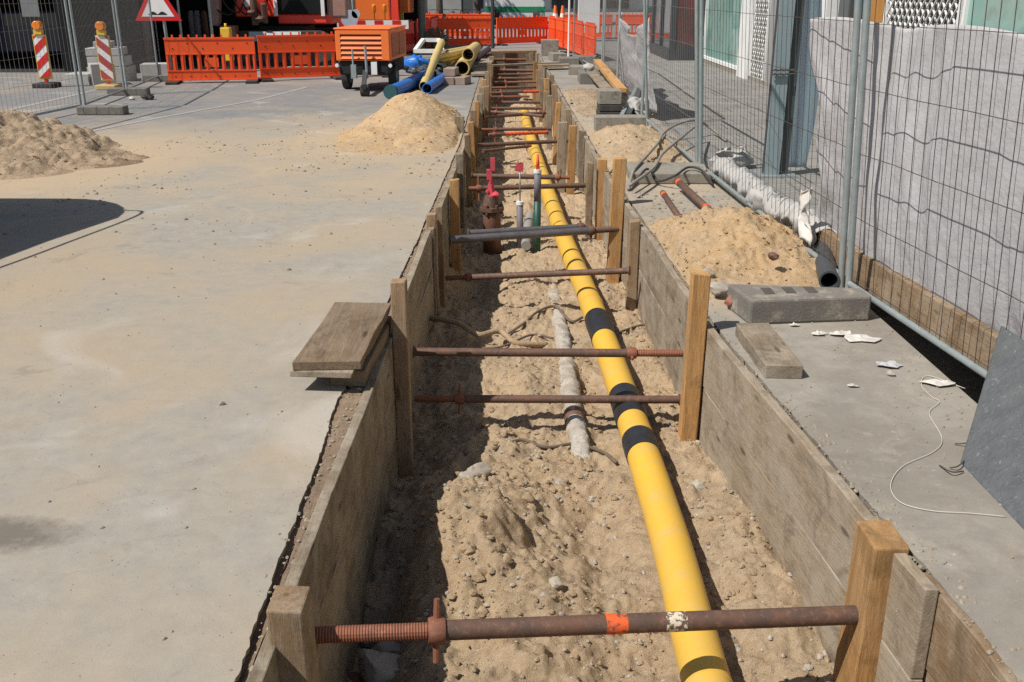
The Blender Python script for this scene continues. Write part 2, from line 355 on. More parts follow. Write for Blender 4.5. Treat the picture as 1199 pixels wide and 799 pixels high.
def thing(name, label, cat, loc, group=None, rz=0):
    o = bpy.data.objects.new(name, None); C.objects.link(o); o.location = loc; o.rotation_euler = (0, 0, rz); o.empty_display_size = .1
    return tag(o, label, cat, group)
def struct(name, mb, m, smooth=False):
    o = mb.build(name, m, smooth=smooth); o['kind'] = 'structure'; return o
def spline(pts, n=8):
    pts = [Vector(p) for p in pts]; q = [pts[0]*2-pts[1]]+pts+[pts[-1]*2-pts[-2]]; out = []
    for i in range(1, len(q)-2):
        for k in range(n):
            t = k/n; a, b, c, d = q[i-1], q[i], q[i+1], q[i+2]
            out.append(.5*((2*b)+(c-a)*t+(2*a-5*b+4*c-d)*t*t+(3*b-a-3*c+d)*t**3))
    out.append(pts[-1]); return out
ORD = 'first second third fourth fifth sixth seventh eighth ninth tenth eleventh twelfth thirteenth fourteenth fifteenth sixteenth seventeenth eighteenth nineteenth twentieth'.split()
def lerp(tab, y):
    if y <= tab[0][0]: return tab[0][1]
    for (a, b), (c, d) in zip(tab, tab[1:]):
        if y <= c: return b+(d-b)*(y-a)/(c-a)
    return tab[-1][1]
XA = [(-4, -.80), (2.3, -.765), (4.1, -.81), (6.9, -.735), (12, -.66), (18, -.70), (32, -.78)]
XL = [(-4, -.69), (2.6, -.69), (3.8, -.67), (7, -.635), (12, -.57), (18, -.61), (32, -.68)]
XR = [(-4, 1.36), (2.4, 1.33), (3.85, 1.20), (5, 1.10), (7.2, 1.045), (10.2, .96), (17, .88), (32, .75)]
xa = lambda y: lerp(XA, y); xl = lambda y: lerp(XL, y); xr = lambda y: lerp(XR, y)
TE = 32.0
PL = [V(.70, .5, -.585), V(.715, 2.86, -.585), V(.728, 4.2, -.585), V(.65, 7.2, -.585), V(.50, 10.5, -.585), V(.30, 18, -.6), V(.27, 21, -.64), V(.24, 24, -1.1), V(.2, 31, -1.5)]
def pipe_x(y):
    return lerp([(p.y, p.x) for p in PL], y)
nz = noise.fractal
def g2(x, y, cx, cy, sx, sy): return math.exp(-((x-cx)/sx)**2-((y-cy)/sy)**2)
def fz(x, y):
    z = -.715
    z += .27*g2(x, y, -.20, 4.05, .30, .5)+.13*g2(x, y, .05, 3.2, .40, .45)-.07*g2(x, y, .42, 3.9, .12, .7)+.05*g2(x, y, -.05, 5.0, .3, .25)+.07*g2(x, y, -.1, 6.2, .3, .6)
    z -= .26*g2(x, y, -.60, 3.4, .17, .55)+.25*g2(x, y, -.55, 2.6, .2, .3)+.16*g2(x, y, -.6, 5.6, .2, 1.0)+.22*g2(x, y, -.35, 8.6, .25, .7)
    z += .10*g2(x, y, 1.1, 3.7, .22, .9)+.05*g2(x, y, 1.0, 6.2, .2, 1.2)
    p = V(x, y, 0)
    z += .070*nz(p*2.1, .85, 2.1, 5)-.6*min(1, max(0, (y-23)/4))
    n1 = nz(p*7+V(9, 3, 1), .8, 2.2, 5); md = g2(x, y, -.1, 3.8, .5, .9); z += (.034+.03*md)*n1+.012*nz(p*23, .7, 2.1, 4)
    n2 = noise.noise(p*3.1+V(4, 4, 4))
    if n2 > -.1:
        d = noise.voronoi(p*17)[0]; z += .075*max(0, .46-d[0])**1.2*min(1, (n2+.1)*3)
        d = noise.voronoi(p*42+V(3, 1, 0))[0]; z += (.034+.02*md)*max(0, .5-d[0])**1.2
    dx = abs(x-pipe_x(y)-.0)
    if dx < .22 and y < 19: z = z*(dx/.22)+(-.70)*(1-dx/.22)+.01*n1
    return z
# ---------------------------------------------------------------- ground
def grid(xs_fn, ys, nx, zf):
    mb = MB(); vs = []
    for y in ys:
        a, b = xs_fn(y)
        for i in range(nx+1):
            x = a+(b-a)*i/nx; vs.append(V(x, y, zf(x, y)))
    n = nx+1
    mb.add(vs, [(j*n+i, j*n+i+1, (j+1)*n+i+1, (j+1)*n+i) for j in range(len(ys)-1) for i in range(nx)])
    return mb
ys = []; y = -1.0
while y < TE+.3: ys.append(y); y += .05 if y < 2 else .0125 if y < 6 else .02 if y < 9 else .05 if y < 18 else .1
struct('trench_floor', grid(lambda y: (xl(y)-.09, xr(y)+.09), ys, 150, fz), SAND, True)
def rag(y, s, a=.012): return (a*nz(V(s, y*1.6, 0), .8, 2, 5)+a*.45*noise.noise(V(s, y*26, 0))+a*.3*noise.noise(V(s, y*60, 4)))*(1 if y < 8 else .6)
def sheet_edge(side, far_x, edge_fn, ylist, name, m, th=.09):
    mb = MB(); vs = []
    for y in ylist:
        e = edge_fn(y); vs += [V(far_x, y, 0), V(e, y, 0), V(e+(-.012 if side < 0 else .012), y, -th)]
    fs = []
    for j in range(len(ylist)-1):
        a, b = j*3, j*3+3
        for i in (0, 1):
            q = (a+i, a+i+1, b+i+1, b+i); fs.append(q if side < 0 else q[::-1])
    mb.add(vs, fs); return struct(name, mb, m)
ye = []; y = -6.0
while y < TE: ye.append(y); y += .02 if 1.5 < y < 14 else .1
ye.append(TE)
sheet_edge(-1, -300, lambda y: xa(y)+rag(y, 1.0, .013)-.010*g2(0, y, 0, 2.6, 1, .6), ye, 'road', ROAD)
# soil strips between paving edge and boards
struct('soil_strip', grid(lambda y: (xa(y)-.045, xl(y)-.047), [k for k in ye], 16,
    lambda x, y: (-.004+.010*nz(V(x*9, y*9, 3), .8, 2, 5)+.003*math.sin(y*1.3)) if x > xa(y)+.022 else -.014-.014*g2(0, y, 0, 2.6, 1, .7)+.008*nz(V(x*9, y*9, 3), .8, 2, 5)), sandmat('edge_soil', (.31, .215, .145), (.25, .185, .13), (.37, .29, .21)), True)
yp = [k for k in ye if k <= 6.9]+[6.9]
sheet_edge(1, 2.16, lambda y: xr(y)+.075+rag(y, 5.0, .016), ye, 'pavement', PAVE)
struct('edge_soil', grid(lambda y: (xr(y)+.045, xr(y)+.13), ye, 6, lambda x, y: -.03+.02*nz(V(x*9, y*9, 8), .8, 2, 5)), SAND, True)
# sidewalk east of the pavement, with the open pit behind the near fence
mb = MB()
def quad(mb, x0, x1, y0, y1, z): mb.add([V(x0, y0, z), V(x1, y0, z), V(x1, y1, z), V(x0, y1, z)], [(0, 1, 2, 3)])
PY1 = 7.0
quad(mb, 2.16, 60, PY1, TE, 0); quad(mb, 3.1, 60, -6, PY1, 0); struct('sidewalk', mb, WALK)
mb = MB()
quad(mb, 2.10, 3.15, -6, PY1+.02, -.55)
mb.add([V(2.158, -6, -.004), V(2.158, PY1, -.004), V(2.158, PY1, -.6), V(2.158, -6, -.6)], [(0, 1, 2, 3)])
mb.add([V(3.1, -6, -.004), V(3.1, PY1, -.004), V(3.1, PY1, -.6), V(3.1, -6, -.6)], [(3, 2, 1, 0)])
mb.add([V(2.15, PY1, -.004), V(3.1, PY1, -.004), V(3.1, PY1, -.6), V(2.15, PY1, -.6)], [(0, 1, 2, 3)])
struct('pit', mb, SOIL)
mb = MB(); quad(mb, -300, 300, TE, 900, 0); quad(mb, -300, 300, -80, -6, 0); quad(mb, 60, 300, -6, TE, 0); struct('ground', mb, simple('far_asphalt', (.21, .205, .20), (.26, .25, .235), .4, .9, 0, .2, 100, kind='World'))
# trench earth walls
mb = MB()
for s, fn in ((-1, lambda y: xl(y)-.075), (1, lambda y: xr(y)+.075)):
    yy = [-4+.12*i for i in range(300)]; vs = []
    for y in yy:
        for k in range(9):
            z = -.02-k*.14; vs.append(V(fn(y)+s*.02*noise.noise(V(y*3, z*5, s)), y, z))
    mb.add(vs, [(j*9+i, j*9+i+1, (j+1)*9+i+1, (j+1)*9+i) for j in range(len(yy)-1) for i in range(8)])
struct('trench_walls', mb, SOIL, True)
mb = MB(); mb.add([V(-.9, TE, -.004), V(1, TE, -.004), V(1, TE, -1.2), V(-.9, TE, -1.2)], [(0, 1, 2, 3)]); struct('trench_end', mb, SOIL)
# worn white road lines
LINE = simple('worn_line_paint', (.37, .36, .34), (.25, .245, .235), 14, .8, 0, 0, kind='World')
def stripe(px, w, name):
    pts = spline([P(a, b, .004) for a, b in px], 6); mb = MB(); vs = []
    for i, p in enumerate(pts):
        d = (pts[min(i+1, len(pts)-1)]-pts[max(0, i-1)]).normalized(); n = V(-d.y, d.x, 0)*w/2; vs += [p+n, p-n]
    mb.add(vs, [(2*i, 2*i+1, 2*i+3, 2*i+2) for i in range(len(pts)-1)]); struct(name, mb, LINE)
stripe([(-60, 143), (0, 131), (97, 109), (190, 86)], .12, 'road_marking')
stripe([(72, 161), (150, 145), (230, 130), (300, 117), (360, 102)], .09, 'road_marking')
# ---------------------------------------------------------------- shoring boards
def board(side, y0, y1, z0, z1, off, mk, label, ti=.045):
    fn = xl if side < 0 else xr
    n = max(2, int((y1-y0)/.12)); mb = MB(); vs = []; tw = random.uniform(-.006, .006)
    for i in range(n+1):
        y = y0+(y1-y0)*i/n; x = fn(y)+side*off
        a = x; b = x+side*ti
        dz = .011*noise.noise(V(y*1.2, z0*9, side))+.004*noise.noise(V(y*9, z0*9, side)); dx = .005*noise.noise(V(y*1.1, z1*7, side))+tw*(i/n)
        vs += [V(a+dx, y, z0+.002), V(b+dx, y, z0+.002), V(b+dx, y, z1+dz), V(a+dx, y, z1+dz)]
    fs = []
    for i in range(n):
        for k in range(4): fs.append((i*4+k, i*4+(k+1) % 4, i*4+4+(k+1) % 4, i*4+4+k))
    fs += [(3, 2, 1, 0), (n*4, n*4+1, n*4+2, n*4+3)]
    if side > 0: fs = [f[::-1] for f in fs]
    o = mb.add(vs, fs).build('shoring_board', WO[mk+'y'], bevel=.005)
    tag(o, label, 'board', 'shoring boards lining the trench')
rown = ['upper', 'middle', 'lowest']
LS = [(.8, 5.0, 0), (5.03, 7.5, .012), (7.53, 10.4, 0), (10.43, 13.6, .01), (13.63, 17, 0), (17.03, 21, .01), (21.03, 26, 0), (26.03, 31.8, 0)]
for i, (a, b, off) in enumerate(LS):
    zz = [.012, -.30, -.60, -.92] if i < 3 else [.0, -.34, -.70]
    for k in range(len(zz)-1):
        board(-1, a, b, zz[k+1], zz[k]-.003, off, 'dirty', '%s board of the left trench wall, %s span from the camera' % (rown[k], ORD[i]))
RS = [(.3, 2.72, .05), (2.58, 5.32, 0), (5.35, 8.2, .004), (8.23, 11.5, 0), (11.53, 15, .01), (15.03, 19, 0), (19.03, 25, .01), (25.03, 31.8, 0)]
for i, (a, b, off) in enumerate(RS):
    zz = [.02, -.335, -.70] if i else [.0, -.30, -.70]
    for k in range(2):
        board(1, a, b, zz[k+1], zz[k]-.003, off, 'dirty' if i else 'old', '%s board of the right trench wall, %s span from the camera' % (['upper', 'lower'][k], ORD[i]))
# ---------------------------------------------------------------- upright timbers
def timber(top, zb, w, d, mk, label, lean=(0, 0), jit=.003):
    top = Vector(top); bot = V(top.x-lean[0], top.y-lean[1], zb); n = 5; mb = MB()
    vs = []; 
    ph = random.uniform(0, 50)
    for i in range(n+1):
        p = bot.lerp(top, i/n); ox = jit*noise.noise(V(i*.7, ph, 0)); oy = jit*noise.noise(V(i*.7, ph, 5))
        tl = random.uniform(-.007, .007) if i == n else 0
        vs += [p+V(-w/2+ox, -d/2+oy, tl), p+V(w/2+ox, -d/2+oy, -tl), p+V(w/2+ox, d/2+oy, -tl*.5), p+V(-w/2+ox, d/2+oy, tl)]
    fs = [(3, 2, 1, 0), (n*4, n*4+1, n*4+2, n*4+3)]
    for i in range(n):
        for k in range(4): fs.append((i*4+k, i*4+(k+1) % 4, i*4+4+(k+1) % 4, i*4+4+k))
    o = mb.add(vs, fs).build('timber_post', WO[mk+'z'], bevel=.007)
    tag(o, label, 'timber', 'upright timbers bracing the trench boards')
def tz(px, py, z): return P(px, py, z)
timber(PX(338, 700, -.655), -.95, .105, .13, 'old', 'short weathered post at the left end of the nearest strut', (-.01, -.02))
timber(PX(467, 328, -.615), -.97, .085, .08, 'old', 'tall brown post beside the loose stack of planks', (-.0, .03))
timber(PX(1034, 625, 1.29), -.9, .12, .19, 'new', 'thick bright timber at the right end of the nearest strut', (.02, .02))
timber(PX(821, 319, 1.045), -.80, .10, .085, 'new', 'bright orange timber right of the paired struts', (.015, -.01))
timber(PX(743, 258, .99), -.80, .085, .09, 'old', 'brown timber leaning right behind the first bright orange one', (0, 0))
timber(PX(726, 185, .955), -.78, .115, .09, 'new', 'tall orange timber standing highest on the right wall', (.03, 0))
timber(P(705, 186, .15), -.78, .10, .08, 'new', 'upright right-hand timber at the rusty spindle of the sixth strut', (0, 0))
timber(P(691, 190, .12), -.78, .07, .08, 'old', 'narrow grey timber touching the one at the sixth strut', (0, 0))
timber(P(505, 250, .11), -.9, .08, .08, 'old', 'grey rounded-top post at the left end of the red spindle strut', (0, 0))
timber(P(514, 241, .11), -.9, .06, .08, 'old', 'thin shaded post directly behind the grey rounded-top post', (0, 0))
timber(P(532, 210, .12), -.9, .09, .08, 'new', 'orange-brown post left of the pink sprayed valve', (0, 0))
timber(P(538, 180, .14), -.9, .085, .08, 'dirty', 'wedge-cut greyish post beyond the orange-brown post on the left', (0, 0))
k = 0
for (px, py, z, mk, wd) in [(538, 136, .22, 'dirty', .13), (554, 129, .16, 'old', .09), (562, 110, .18, 'dirty', .11), (570, 101, .18, 'old', .09), (573, 88, .15, 'old', .09), (575, 78, .15, 'old', .10), (576, 66, .18, 'old', .12)]:
    timber(P(px, py, z), -.8, wd, .08, mk, '%s post of the far left trench wall beyond the sand heap' % ORD[k], (random.uniform(-.03, .06), random.uniform(-.04, .04))); k += 1
k = 0
for (px, py, z, mk, wd) in [(671, 147, .18, 'new', .10), (659, 143, .2, 'dirty', .12), (682, 153, .08, 'dirty', .10), (649, 99, .24, 'old', .10), (643, 112, .18, 'dirty', .09), (639, 107, .12, 'old', .08), (634, 92, .15, 'old', .08), (630, 82, .18, 'old', .10), (622, 62, .2, 'old', .12), (618, 64, .15, 'dirty', .10)]:
    timber(P(px, py, z), -.8, wd, .08, mk, '%s post of the far right trench wall beyond the tall orange timber' % ORD[k], (random.uniform(-.06, .03), random.uniform(-.04, .04))); k += 1
k = 0
for (px, py, z, mk, wd) in [(547, 158, .16, 'old', .07), (551, 143, .26, 'new', .08), (559, 119, .26, 'new', .08), (564, 102, .22, 'old', .10), (567, 93, .24, 'new', .09), (570, 84, .22, 'old', .09), (573, 74, .25, 'old', .10)]:
    timber(P(px, py, z), -.8, wd, .07, mk, '%s of the extra uprights wedged behind the far left trench posts' % ORD[k], (random.uniform(-.05, .08), random.uniform(-.05, .05))); k += 1
k = 0
for (px, py, z, mk, wd) in [(665, 128, .2, 'old', .09), (654, 120, .22, 'new', .08), (646, 88, .26, 'old', .09), (640, 92, .2, 'new', .09), (633, 78, .22, 'old', .10), (627, 72, .22, 'new', .10)]:
    timber(P(px, py, z), -.8, wd, .07, mk, '%s of the extra uprights wedged behind the far right trench posts' % ORD[k], (random.uniform(-.06, .05), random.uniform(-.05, .05))); k += 1
# ---------------------------------------------------------------- struts
def strut(a, b, r, coll, spin, label, mt=None, mspin=None, marks=(), handle=None, hl=.11):
    """a left end, b right end; coll fraction of collar; spin = side with the thread"""
    a = Vector(a); b = Vector(b); d = (b-a); L = d.length; u = d/L
    t = thing('trench_strut', label, 'strut', (a+b)/2, 'steel struts across the trench')
    c = a+d*coll; mt = mt or RUST; mspin = mspin or RUSTR
    e0, e1 = (c, b) if spin < 0 else (a, c)
    s0, s1 = (a, c) if spin < 0 else (c, b)
    MB().tube([e0, e1], r, 16).build('tube', mt, t, True and 'auto')
    n = max(6, int((s1-s0).length/.0048)); pts = []; rs = []
    n = min(n, 150)
    for i in range(n+1): pts.append(s0.lerp(s1, i/n)); rs.append(r*(.86 if i % 2 else .78))
    MB().tube(pts, rs, 14).build('spindle', mspin, t, False)
    m = MB(); m.tube([c-u*.028, c-u*.012, c+u*.012, c+u*.028], [r*1.25, r*1.4, r*1.4, r*1.25], 14)
    hd = Vector(handle) if handle else V(.0, .25, 1)
    hd = (hd-u*hd.dot(u)).normalized()
    m.tube([c-hd*hl, c-hd*(hl*.5), c+hd*(hl*.55), c+hd*hl], [r*.32, r*.34, r*.34, r*.3], 8)
    m.build('collar', mspin, t, 'auto')
    pe = a if spin > 0 else b
    MB().tube([pe-u*.004, pe+u*.004], r*1.5, 14).build('end_plate', mt, t)
    for (f, ln, mm, nm) in marks:
        q = a+d*f; MB().tube([q, q+u*ln], r+.0009, 16, False).build(nm, mm, t, True)
strut(PX(366, 744, -.655), PX(1005, 720, 1.235), .034, .213, -1, 'nearest thick rusty strut with orange and cream paint marks', marks=[(.515, .075, OSPR, 'paint_mark'), (.625, .075, CREAM, 'paint_mark')])
strut(V(-.575, 5.24, -.185), V(1.0, 5.24, -.195), .025, .81, 1, 'upper strut of the pair between bright timber and plank stack', handle=(0, 1, .3), hl=.06)
strut(V(-.58, 5.22, -.475), V(1.0, 5.24, -.49), .024, .17, -1, 'lower strut of the pair with its threaded end at left', handle=(0, .6, 1), hl=.09)
strut(PX(522, 326, -.56), PX(737, 317, .94), .026, .13, -1, 'red-ended rusty strut just nearer than the dark bare steel pair', handle=(0, 1, .4), hl=.05)
strut(P(527, 281, -.22), P(724, 268, -.22), .034, .83, 1, 'dark bare steel strut with rusty spindle beside the black pipe shadow', STEEL, RUST, hl=.1)
strut(P(548, 273, -.27), P(694, 265, -.27), .028, .9, 1, 'thinner dark steel strut tucked behind the thick dark one', STEEL, RUST, hl=.06)
SL = [(549, 221, 690, 217, .08, -1, .028), (553, 206, 667, 208, .88, 1, .028), (546, 171, 667, 165, .08, -1, .028), (566, 177, 622, 171, .9, 1, .02),
      (560, 152, 645, 151, .24, -1, .026), (572, 158, 641, 155, .1, -1, .026), (567, 137, 643, 132, .9, 1, .03), (575, 131, 636, 136, .1, -1, .026),
      (575, 127, 634, 127, .9, 1, .026), (576, 120, 632, 120, .15, -1, .028), (574, 114, 620, 113, .3, 1, .028), (574, 109, 636, 107, .2, -1, .03), (574, 103, 636, 102, .3, -1, .03),
      (575, 97, 630, 96, .3, 1, .034), (575, 92, 628, 92, .2, -1, .034), (575, 88, 628, 87, .6, 1, .034), (575, 82, 628, 83, .3, -1, .04), (577, 70, 622, 70, .3, 1, .05), (577, 64, 622, 63, .6, -1, .06)]
for i, (x0, y0, x1, y1, cf, sp, r) in enumerate(SL):
    mk = [(.28, .4, OSPR, 'paint_mark'), (.72, .25, OSPR, 'paint_mark')] if i == 5 else [(.62, .5, OSPR, 'paint_mark')] if i == 11 else []
    strut(P(x0, y0, -.2), P(x1, y1, -.2), r, cf, sp, '%s rusty strut counted away from the dark steel pair%s' % (ORD[i], ', sprayed orange' if mk else ''), marks=mk, hl=.13 if cf < .5 else .07)
# ---------------------------------------------------------------- main yellow pipe
t = thing('gas_pipe', 'long yellow plastic gas pipe with black wraps on the trench floor', 'pipe', PL[1])
pp = spline(PL, 14); pr = .091
MB().tube(pp, pr, 36).build('pipe_body', YEL, t, True)
def pat(y):
    for a, b in zip(pp, pp[1:]):
        if a.y <= y <= b.y: return a.lerp(b, (y-a.y)/(b.y-a.y))
def band(y0, y1, dr, m, name, wr=False):
    n = 8; pts = []; rs = []
    for i in range(n+1):
        pts.append(pat(y0+(y1-y0)*i/n)); rs.append(pr+dr+(random.uniform(-.002, .002) if wr and 0 < i < n else 0))
    e = (pts[1]-pts[0]).normalized()*.0015; pts = [pts[0]-e]+pts+[pts[-1]+e]; rs = [pr-.004]+rs+[pr-.004]
    MB().tube(pts, rs, 36, False).build(name, m, t, 'auto')
def py_to_y(px, py): return P(px, py, -.50).y
for (ya, yb) in [(386, 362), (480, 450), (519, 500)]:
    c1 = py_to_y(700, ya); c0 = py_to_y(700, yb); band(c1, c0, .005, BLK, 'black_wrap', True)
for yy in (346, 302, 258, 243, 226):
    c = py_to_y(680, yy); band(c-.012, c+.012, .004, YEL, 'weld_ring')
for yy in (502, 494, 786):
    c = py_to_y(740, yy); band(c-.004, c+.004, .0018, YEL, 'weld_ring')
for c in (3.75,): band(c-.006, c+.006, .0012, YEL, 'weld_ring')
# old mortar-covered pipe
OLD = sandmat('old_mortar_crust', (.50, .46, .40), (.38, .31, .23), (.66, .63, .58), 1.0)
t = thing('old_pipe', 'old pipe crusted with pale mortar, half buried left of yellow pipe', 'pipe', P(665, 430, -.7))
pts = spline([P(642, 300, -.83), P(648, 345, -.765), P(656, 385, -.725), P(664, 430, -.695), P(671, 480, -.68), P(679, 520, -.705), P(686, 555, -.80)], 8)
mb = MB().tube(spline(pts[::4], 16), .06, 26)
mb.v = [p+V(noise.noise(p*14), noise.noise(p*14+V(5, 5, 5)), noise.noise(p*14+V(9, 1, 5)))*.018+V(noise.noise(p*40), noise.noise(p*40+V(5, 5, 5)), noise.noise(p*40+V(9, 1, 5)))*.007 for p in mb.v]
mb.build('crust', OLD, t, True)
a = pts[int(len(pts)*.68)]; b = pts[int(len(pts)*.68)+2]
MB().tube([a, b], .066, 20).build('bare_ring', RUST, t, True)
# valve with pink paint, markers
def c2(px, py, Y=9.7): return PY(px, py, Y)
b0 = c2(576, 268); t = thing('valve', 'rusty buried valve with bright pink sprayed spindle', 'valve', (b0.x, 9.7, -.75))
x = b0.x
MB().tube([V(x, 9.7, -.8), V(x, 9.7, -.32), V(x, 9.7, -.30)], [.095, .088, .08], 18).build('body', rust('red_brown_iron', (.20, .09, .06), (.13, .075, .055), (.33, .17, .12)), t, True)
m = MB(); m.tube([V(x, 9.7, -.32), V(x, 9.7, -.28)], .125, 8); m.tube([V(x-.01, 9.7, -.28), V(x, 9.7, -.17)], [.09, .07], 10)
for i in range(6): a = i*math.pi/3; m.tube([V(x+.10*math.cos(a), 9.7+.10*math.sin(a), -.35), V(x+.10*math.cos(a), 9.7+.10*math.sin(a), -.25)], .016, 6)
m.build('flange', RUST, t, 'auto')
m = MB(); m.tube([V(x, 9.7, -.17), V(x-.01, 9.7, -.05)], [.045, .03], 6); m.rock(V(x+.04, 9.66, -.15), .05, 3); m.rock(V(x-.04, 9.68, -.12), .035, 4)
m.build('sprayed_cap', PINK, t, 'auto')
m = MB(); m.tube([V(x-.01, 9.7, -.05), V(x-.01, 9.7, .02)], .022, 8); m.box(x-.05, x+.0, 9.68, 9.72, .0, .10); m.box(x-.01, x+.035, 9.68, 9.71, .09, .22)
m.build('spindle_key', PINK, t, 'auto')
b0 = c2(609, 240); t = thing('sleeve_pipe', 'short grey upright sleeve with white cap and pink ribbon', 'pipe', (b0.x, 9.75, -.75)); x = b0.x
MB().tube([V(x, 9.75, -.8), V(x, 9.75, -.27)], .034, 14).build('sleeve', DGREY, t, True)
MB().tube([V(x, 9.75, -.27), V(x, 9.75, -.235)], .04, 14).build('cap', WHT, t, 'auto')
MB().tube([V(x, 9.75, -.235), V(x-.004, 9.75, .12)], .008, 6).build('rod', GALV, t, True)
m = MB(); m.prism([V(x-.06, 9.74, .08), V(x+.03, 9.74, .07), V(x+.035, 9.74, .16), V(x-.01, 9.74, .14), V(x-.02, 9.74, .19)], (0, .01, .0)); m.build('ribbon', PINK, t)
b0 = c2(629, 230); t = thing('sleeve_pipe', 'tall dark green upright pipe with white rim and pink tip', 'pipe', (b0.x, 9.6, -.75)); x = b0.x
MB().tube([V(x, 9.6, -.8), V(x, 9.6, -.2)], .037, 16).build('lower_sleeve', DGRN, t, True)
MB().tube([V(x, 9.6, -.2), V(x, 9.6, .09)], .036, 16).build('upper_sleeve', DGREY, t, True)
MB().tube([V(x, 9.6, .085), V(x, 9.6, .12)], .041, 14).build('rim', WHT, t, 'auto')
MB().tube([V(x, 9.6, .12), V(x, 9.6, .27)], [.02, .012], 8).build('tip', simple('red_tip', (.85, .12, .05)), t, True)
# short corrugated stub near the sleeves
mb = MB(); pts = [P(616, 288, -.66), P(618, 268, -.64), P(621, 252, -.6)]; q = spline(pts, 8); mb.tube(q, [.05+.006*(i % 2) for i in range(len(q))], 16)
tag(mb.build('drain_stub', simple('grey_corrugated', (.3, .29, .27)), smooth='auto'), 'grey corrugated pipe stub between the two upright sleeves', 'pipe')
# cross cable on the trench floor, then dark strands for strut shadows
def hose(pts, r, m, name, label, cat, n=8, grp=None):
    o = MB().tube(spline(pts, n), r, 8).build(name, m, smooth=True); return tag(o, label, cat, grp)
hose([P(500, 372, -.62), P(535, 378, -.57), P(560, 392, -.60), P(585, 388, -.62), P(605, 402, -.66), P(640, 404, -.72)], .022, SAND, 'cable', 'sand-coated cable crossing the floor behind the plank stack post', 'cable')
SHADOW_DARK = simple('strut_shadow_dark', (.10, .075, .055), (.17, .13, .095), 20, .9, 0, .3)
def laid(pts, rad, label, lift=.01):  # lays a dark strand where a strut shadow crosses the floor
    q = []
    for a, b in pts:
        p = P(a, b, -.68); p = P(a, b, fz(p.x, p.y)); q.append(V(p.x, p.y, fz(p.x, p.y)+rad+lift))
    hose(q, rad, SHADOW_DARK, 'cable', label, 'cable')
laid([(592, 392), (612, 380), (630, 371), (650, 370), (668, 378), (682, 376)], .011, 'thin dark strand put in for a strut shadow behind the upper strut of the pair', .015)
laid([(560, 322+90), (590, 408), (622, 398), (648, 402)], .009, 'thin dark strand put in for a shadow line left of the old pale pipe', .012)
laid([(578, 528), (610, 520), (640, 527), (672, 524), (705, 536), (722, 545)], .010, 'thin dark strand put in for the shadow in front of the strut pair', .012)
laid([(726, 392), (748, 384), (770, 381)], .010, 'short dark strand put in for a strut shadow between yellow pipe and right boards', .01)
# rocks in the near trench
def boulder(c, r, seed, n=26, m=18):
    mb = MB().ball((0, 0, 0), 1, n, m); out = []
    rr = random.Random(seed); pl = [(V(rr.gauss(0, 1), rr.gauss(0, 1), rr.gauss(0, 1)).normalized(), rr.uniform(.55, .85)) for _ in range(14)]
    for p in mb.v:
        for nn, d in pl:
            k = p.dot(nn)
            if k > d: p = p-nn*(k-d)*.9
        p = p*(1+.10*noise.noise(p*2.5+V(seed, 0, 0))+.09*noise.noise(p*5+V(seed, 3, 0))+.06*noise.noise(p*12+V(seed, 3, 0)))
        out.append(Vector(c)+V(p.x*r*1.15, p.y*r*.95, p.z*r*.85))
    mb.v = out; return mb
rk = [(455, 717, .075, 'pale round stone beside the nearest strut collar'), (447, 752, .12, 'big grey boulder under the threaded end of nearest strut'), (417, 745, .07, 'rusty red stone against the near left boards'), (432, 690, .06, 'dark stone in the shaded hole by left boards'),
      (560, 575, .06, 'stone half sunk in the sand below the tall brown post'), (547, 580, .045, 'small stone left of the half sunk one'), (650, 705, .035, 'white chip of stone behind the orange paint mark'), (815, 575, .05, 'whitish lump between yellow pipe and right boards'), (655, 560, .028, 'flat pale stone left of the old pipe end')]
for i, (px, py, r, lb) in enumerate(rk):
    q = P(px, py, -.68); zz = fz(q.x, q.y)
    mm = GRAV if i not in (0, 6, 7) else simple('pale_stone', (.42, .38, .31), (.32, .28, .22), 14, .95, 0, .5)
    if i == 2: mm = RUSTR
    tag(boulder(V(q.x, q.y, zz+r*.3), r, i*7+1).build('stone', mm, smooth='auto'), lb, 'stone')
# gravel
mb = MB(); rr = random.Random(3)
for i in range(5200):
    y = 2.2+12*rr.random()**1.6; x = rr.uniform(xl(y), xr(y))
    if abs(x-pipe_x(y)) < .12: continue
    if noise.noise(V(x*2, y*2, 7)) < -.12 and rr.random() < .7: continue
    r = .0035+.013*rr.random()**4; mb.rock(V(x, y, fz(x, y)+r*.2), r, i)
tag(mb.build('gravel', GRAV), 'loose gravel strewn over the trench floor', 'gravel', kind='stuff')
mb = MB()
def pile_z(x, y): return 0
for i in range(4200):
    if i % 2:
        y = rr.gauss(11, 2.2); x = rr.uniform(-4.5, xa(y)-.05)
        if noise.noise(V(x*.9, y*.9, 2)) < 0: continue
    else:
        y = rr.choice((rr.uniform(7.5, 19), rr.uniform(5.6, 9))); x = rr.uniform(xr(y)+.12, 2.1)
    r = .003+.016*rr.random()**5; mb.rock(V(x, y, r*.3), r, i)
for i in range(2200):
    y = 1.5+rr.random()**1.3*9; x = rr.uniform(xa(y)+(-.05 if i % 4 == 1 else .01), xl(y)-.01) if i % 2 else rr.uniform(xr(y)+.05, xr(y)+.16)
    r = .002+.010*rr.random()**3; mb.rock(V(x, y, -.003 if i % 2 else .0), r, i)
for i in range(1500):
    y = rr.uniform(2, 12); x = rr.uniform(-6, -.85); r = .0015+.0065*rr.random()**4; mb.rock(V(x, y, r*.3), r, i)
for i in range(900):
    y = rr.uniform(2.2, 6.4); x = rr.uniform(xr(y)+.1, 2.14) if i % 2 else min(2.14, max(xr(y)+.1, rr.gauss(1.95, .15))); r = .0015+.007*rr.random()**4; mb.rock(V(x, y, r*.3), r, i)
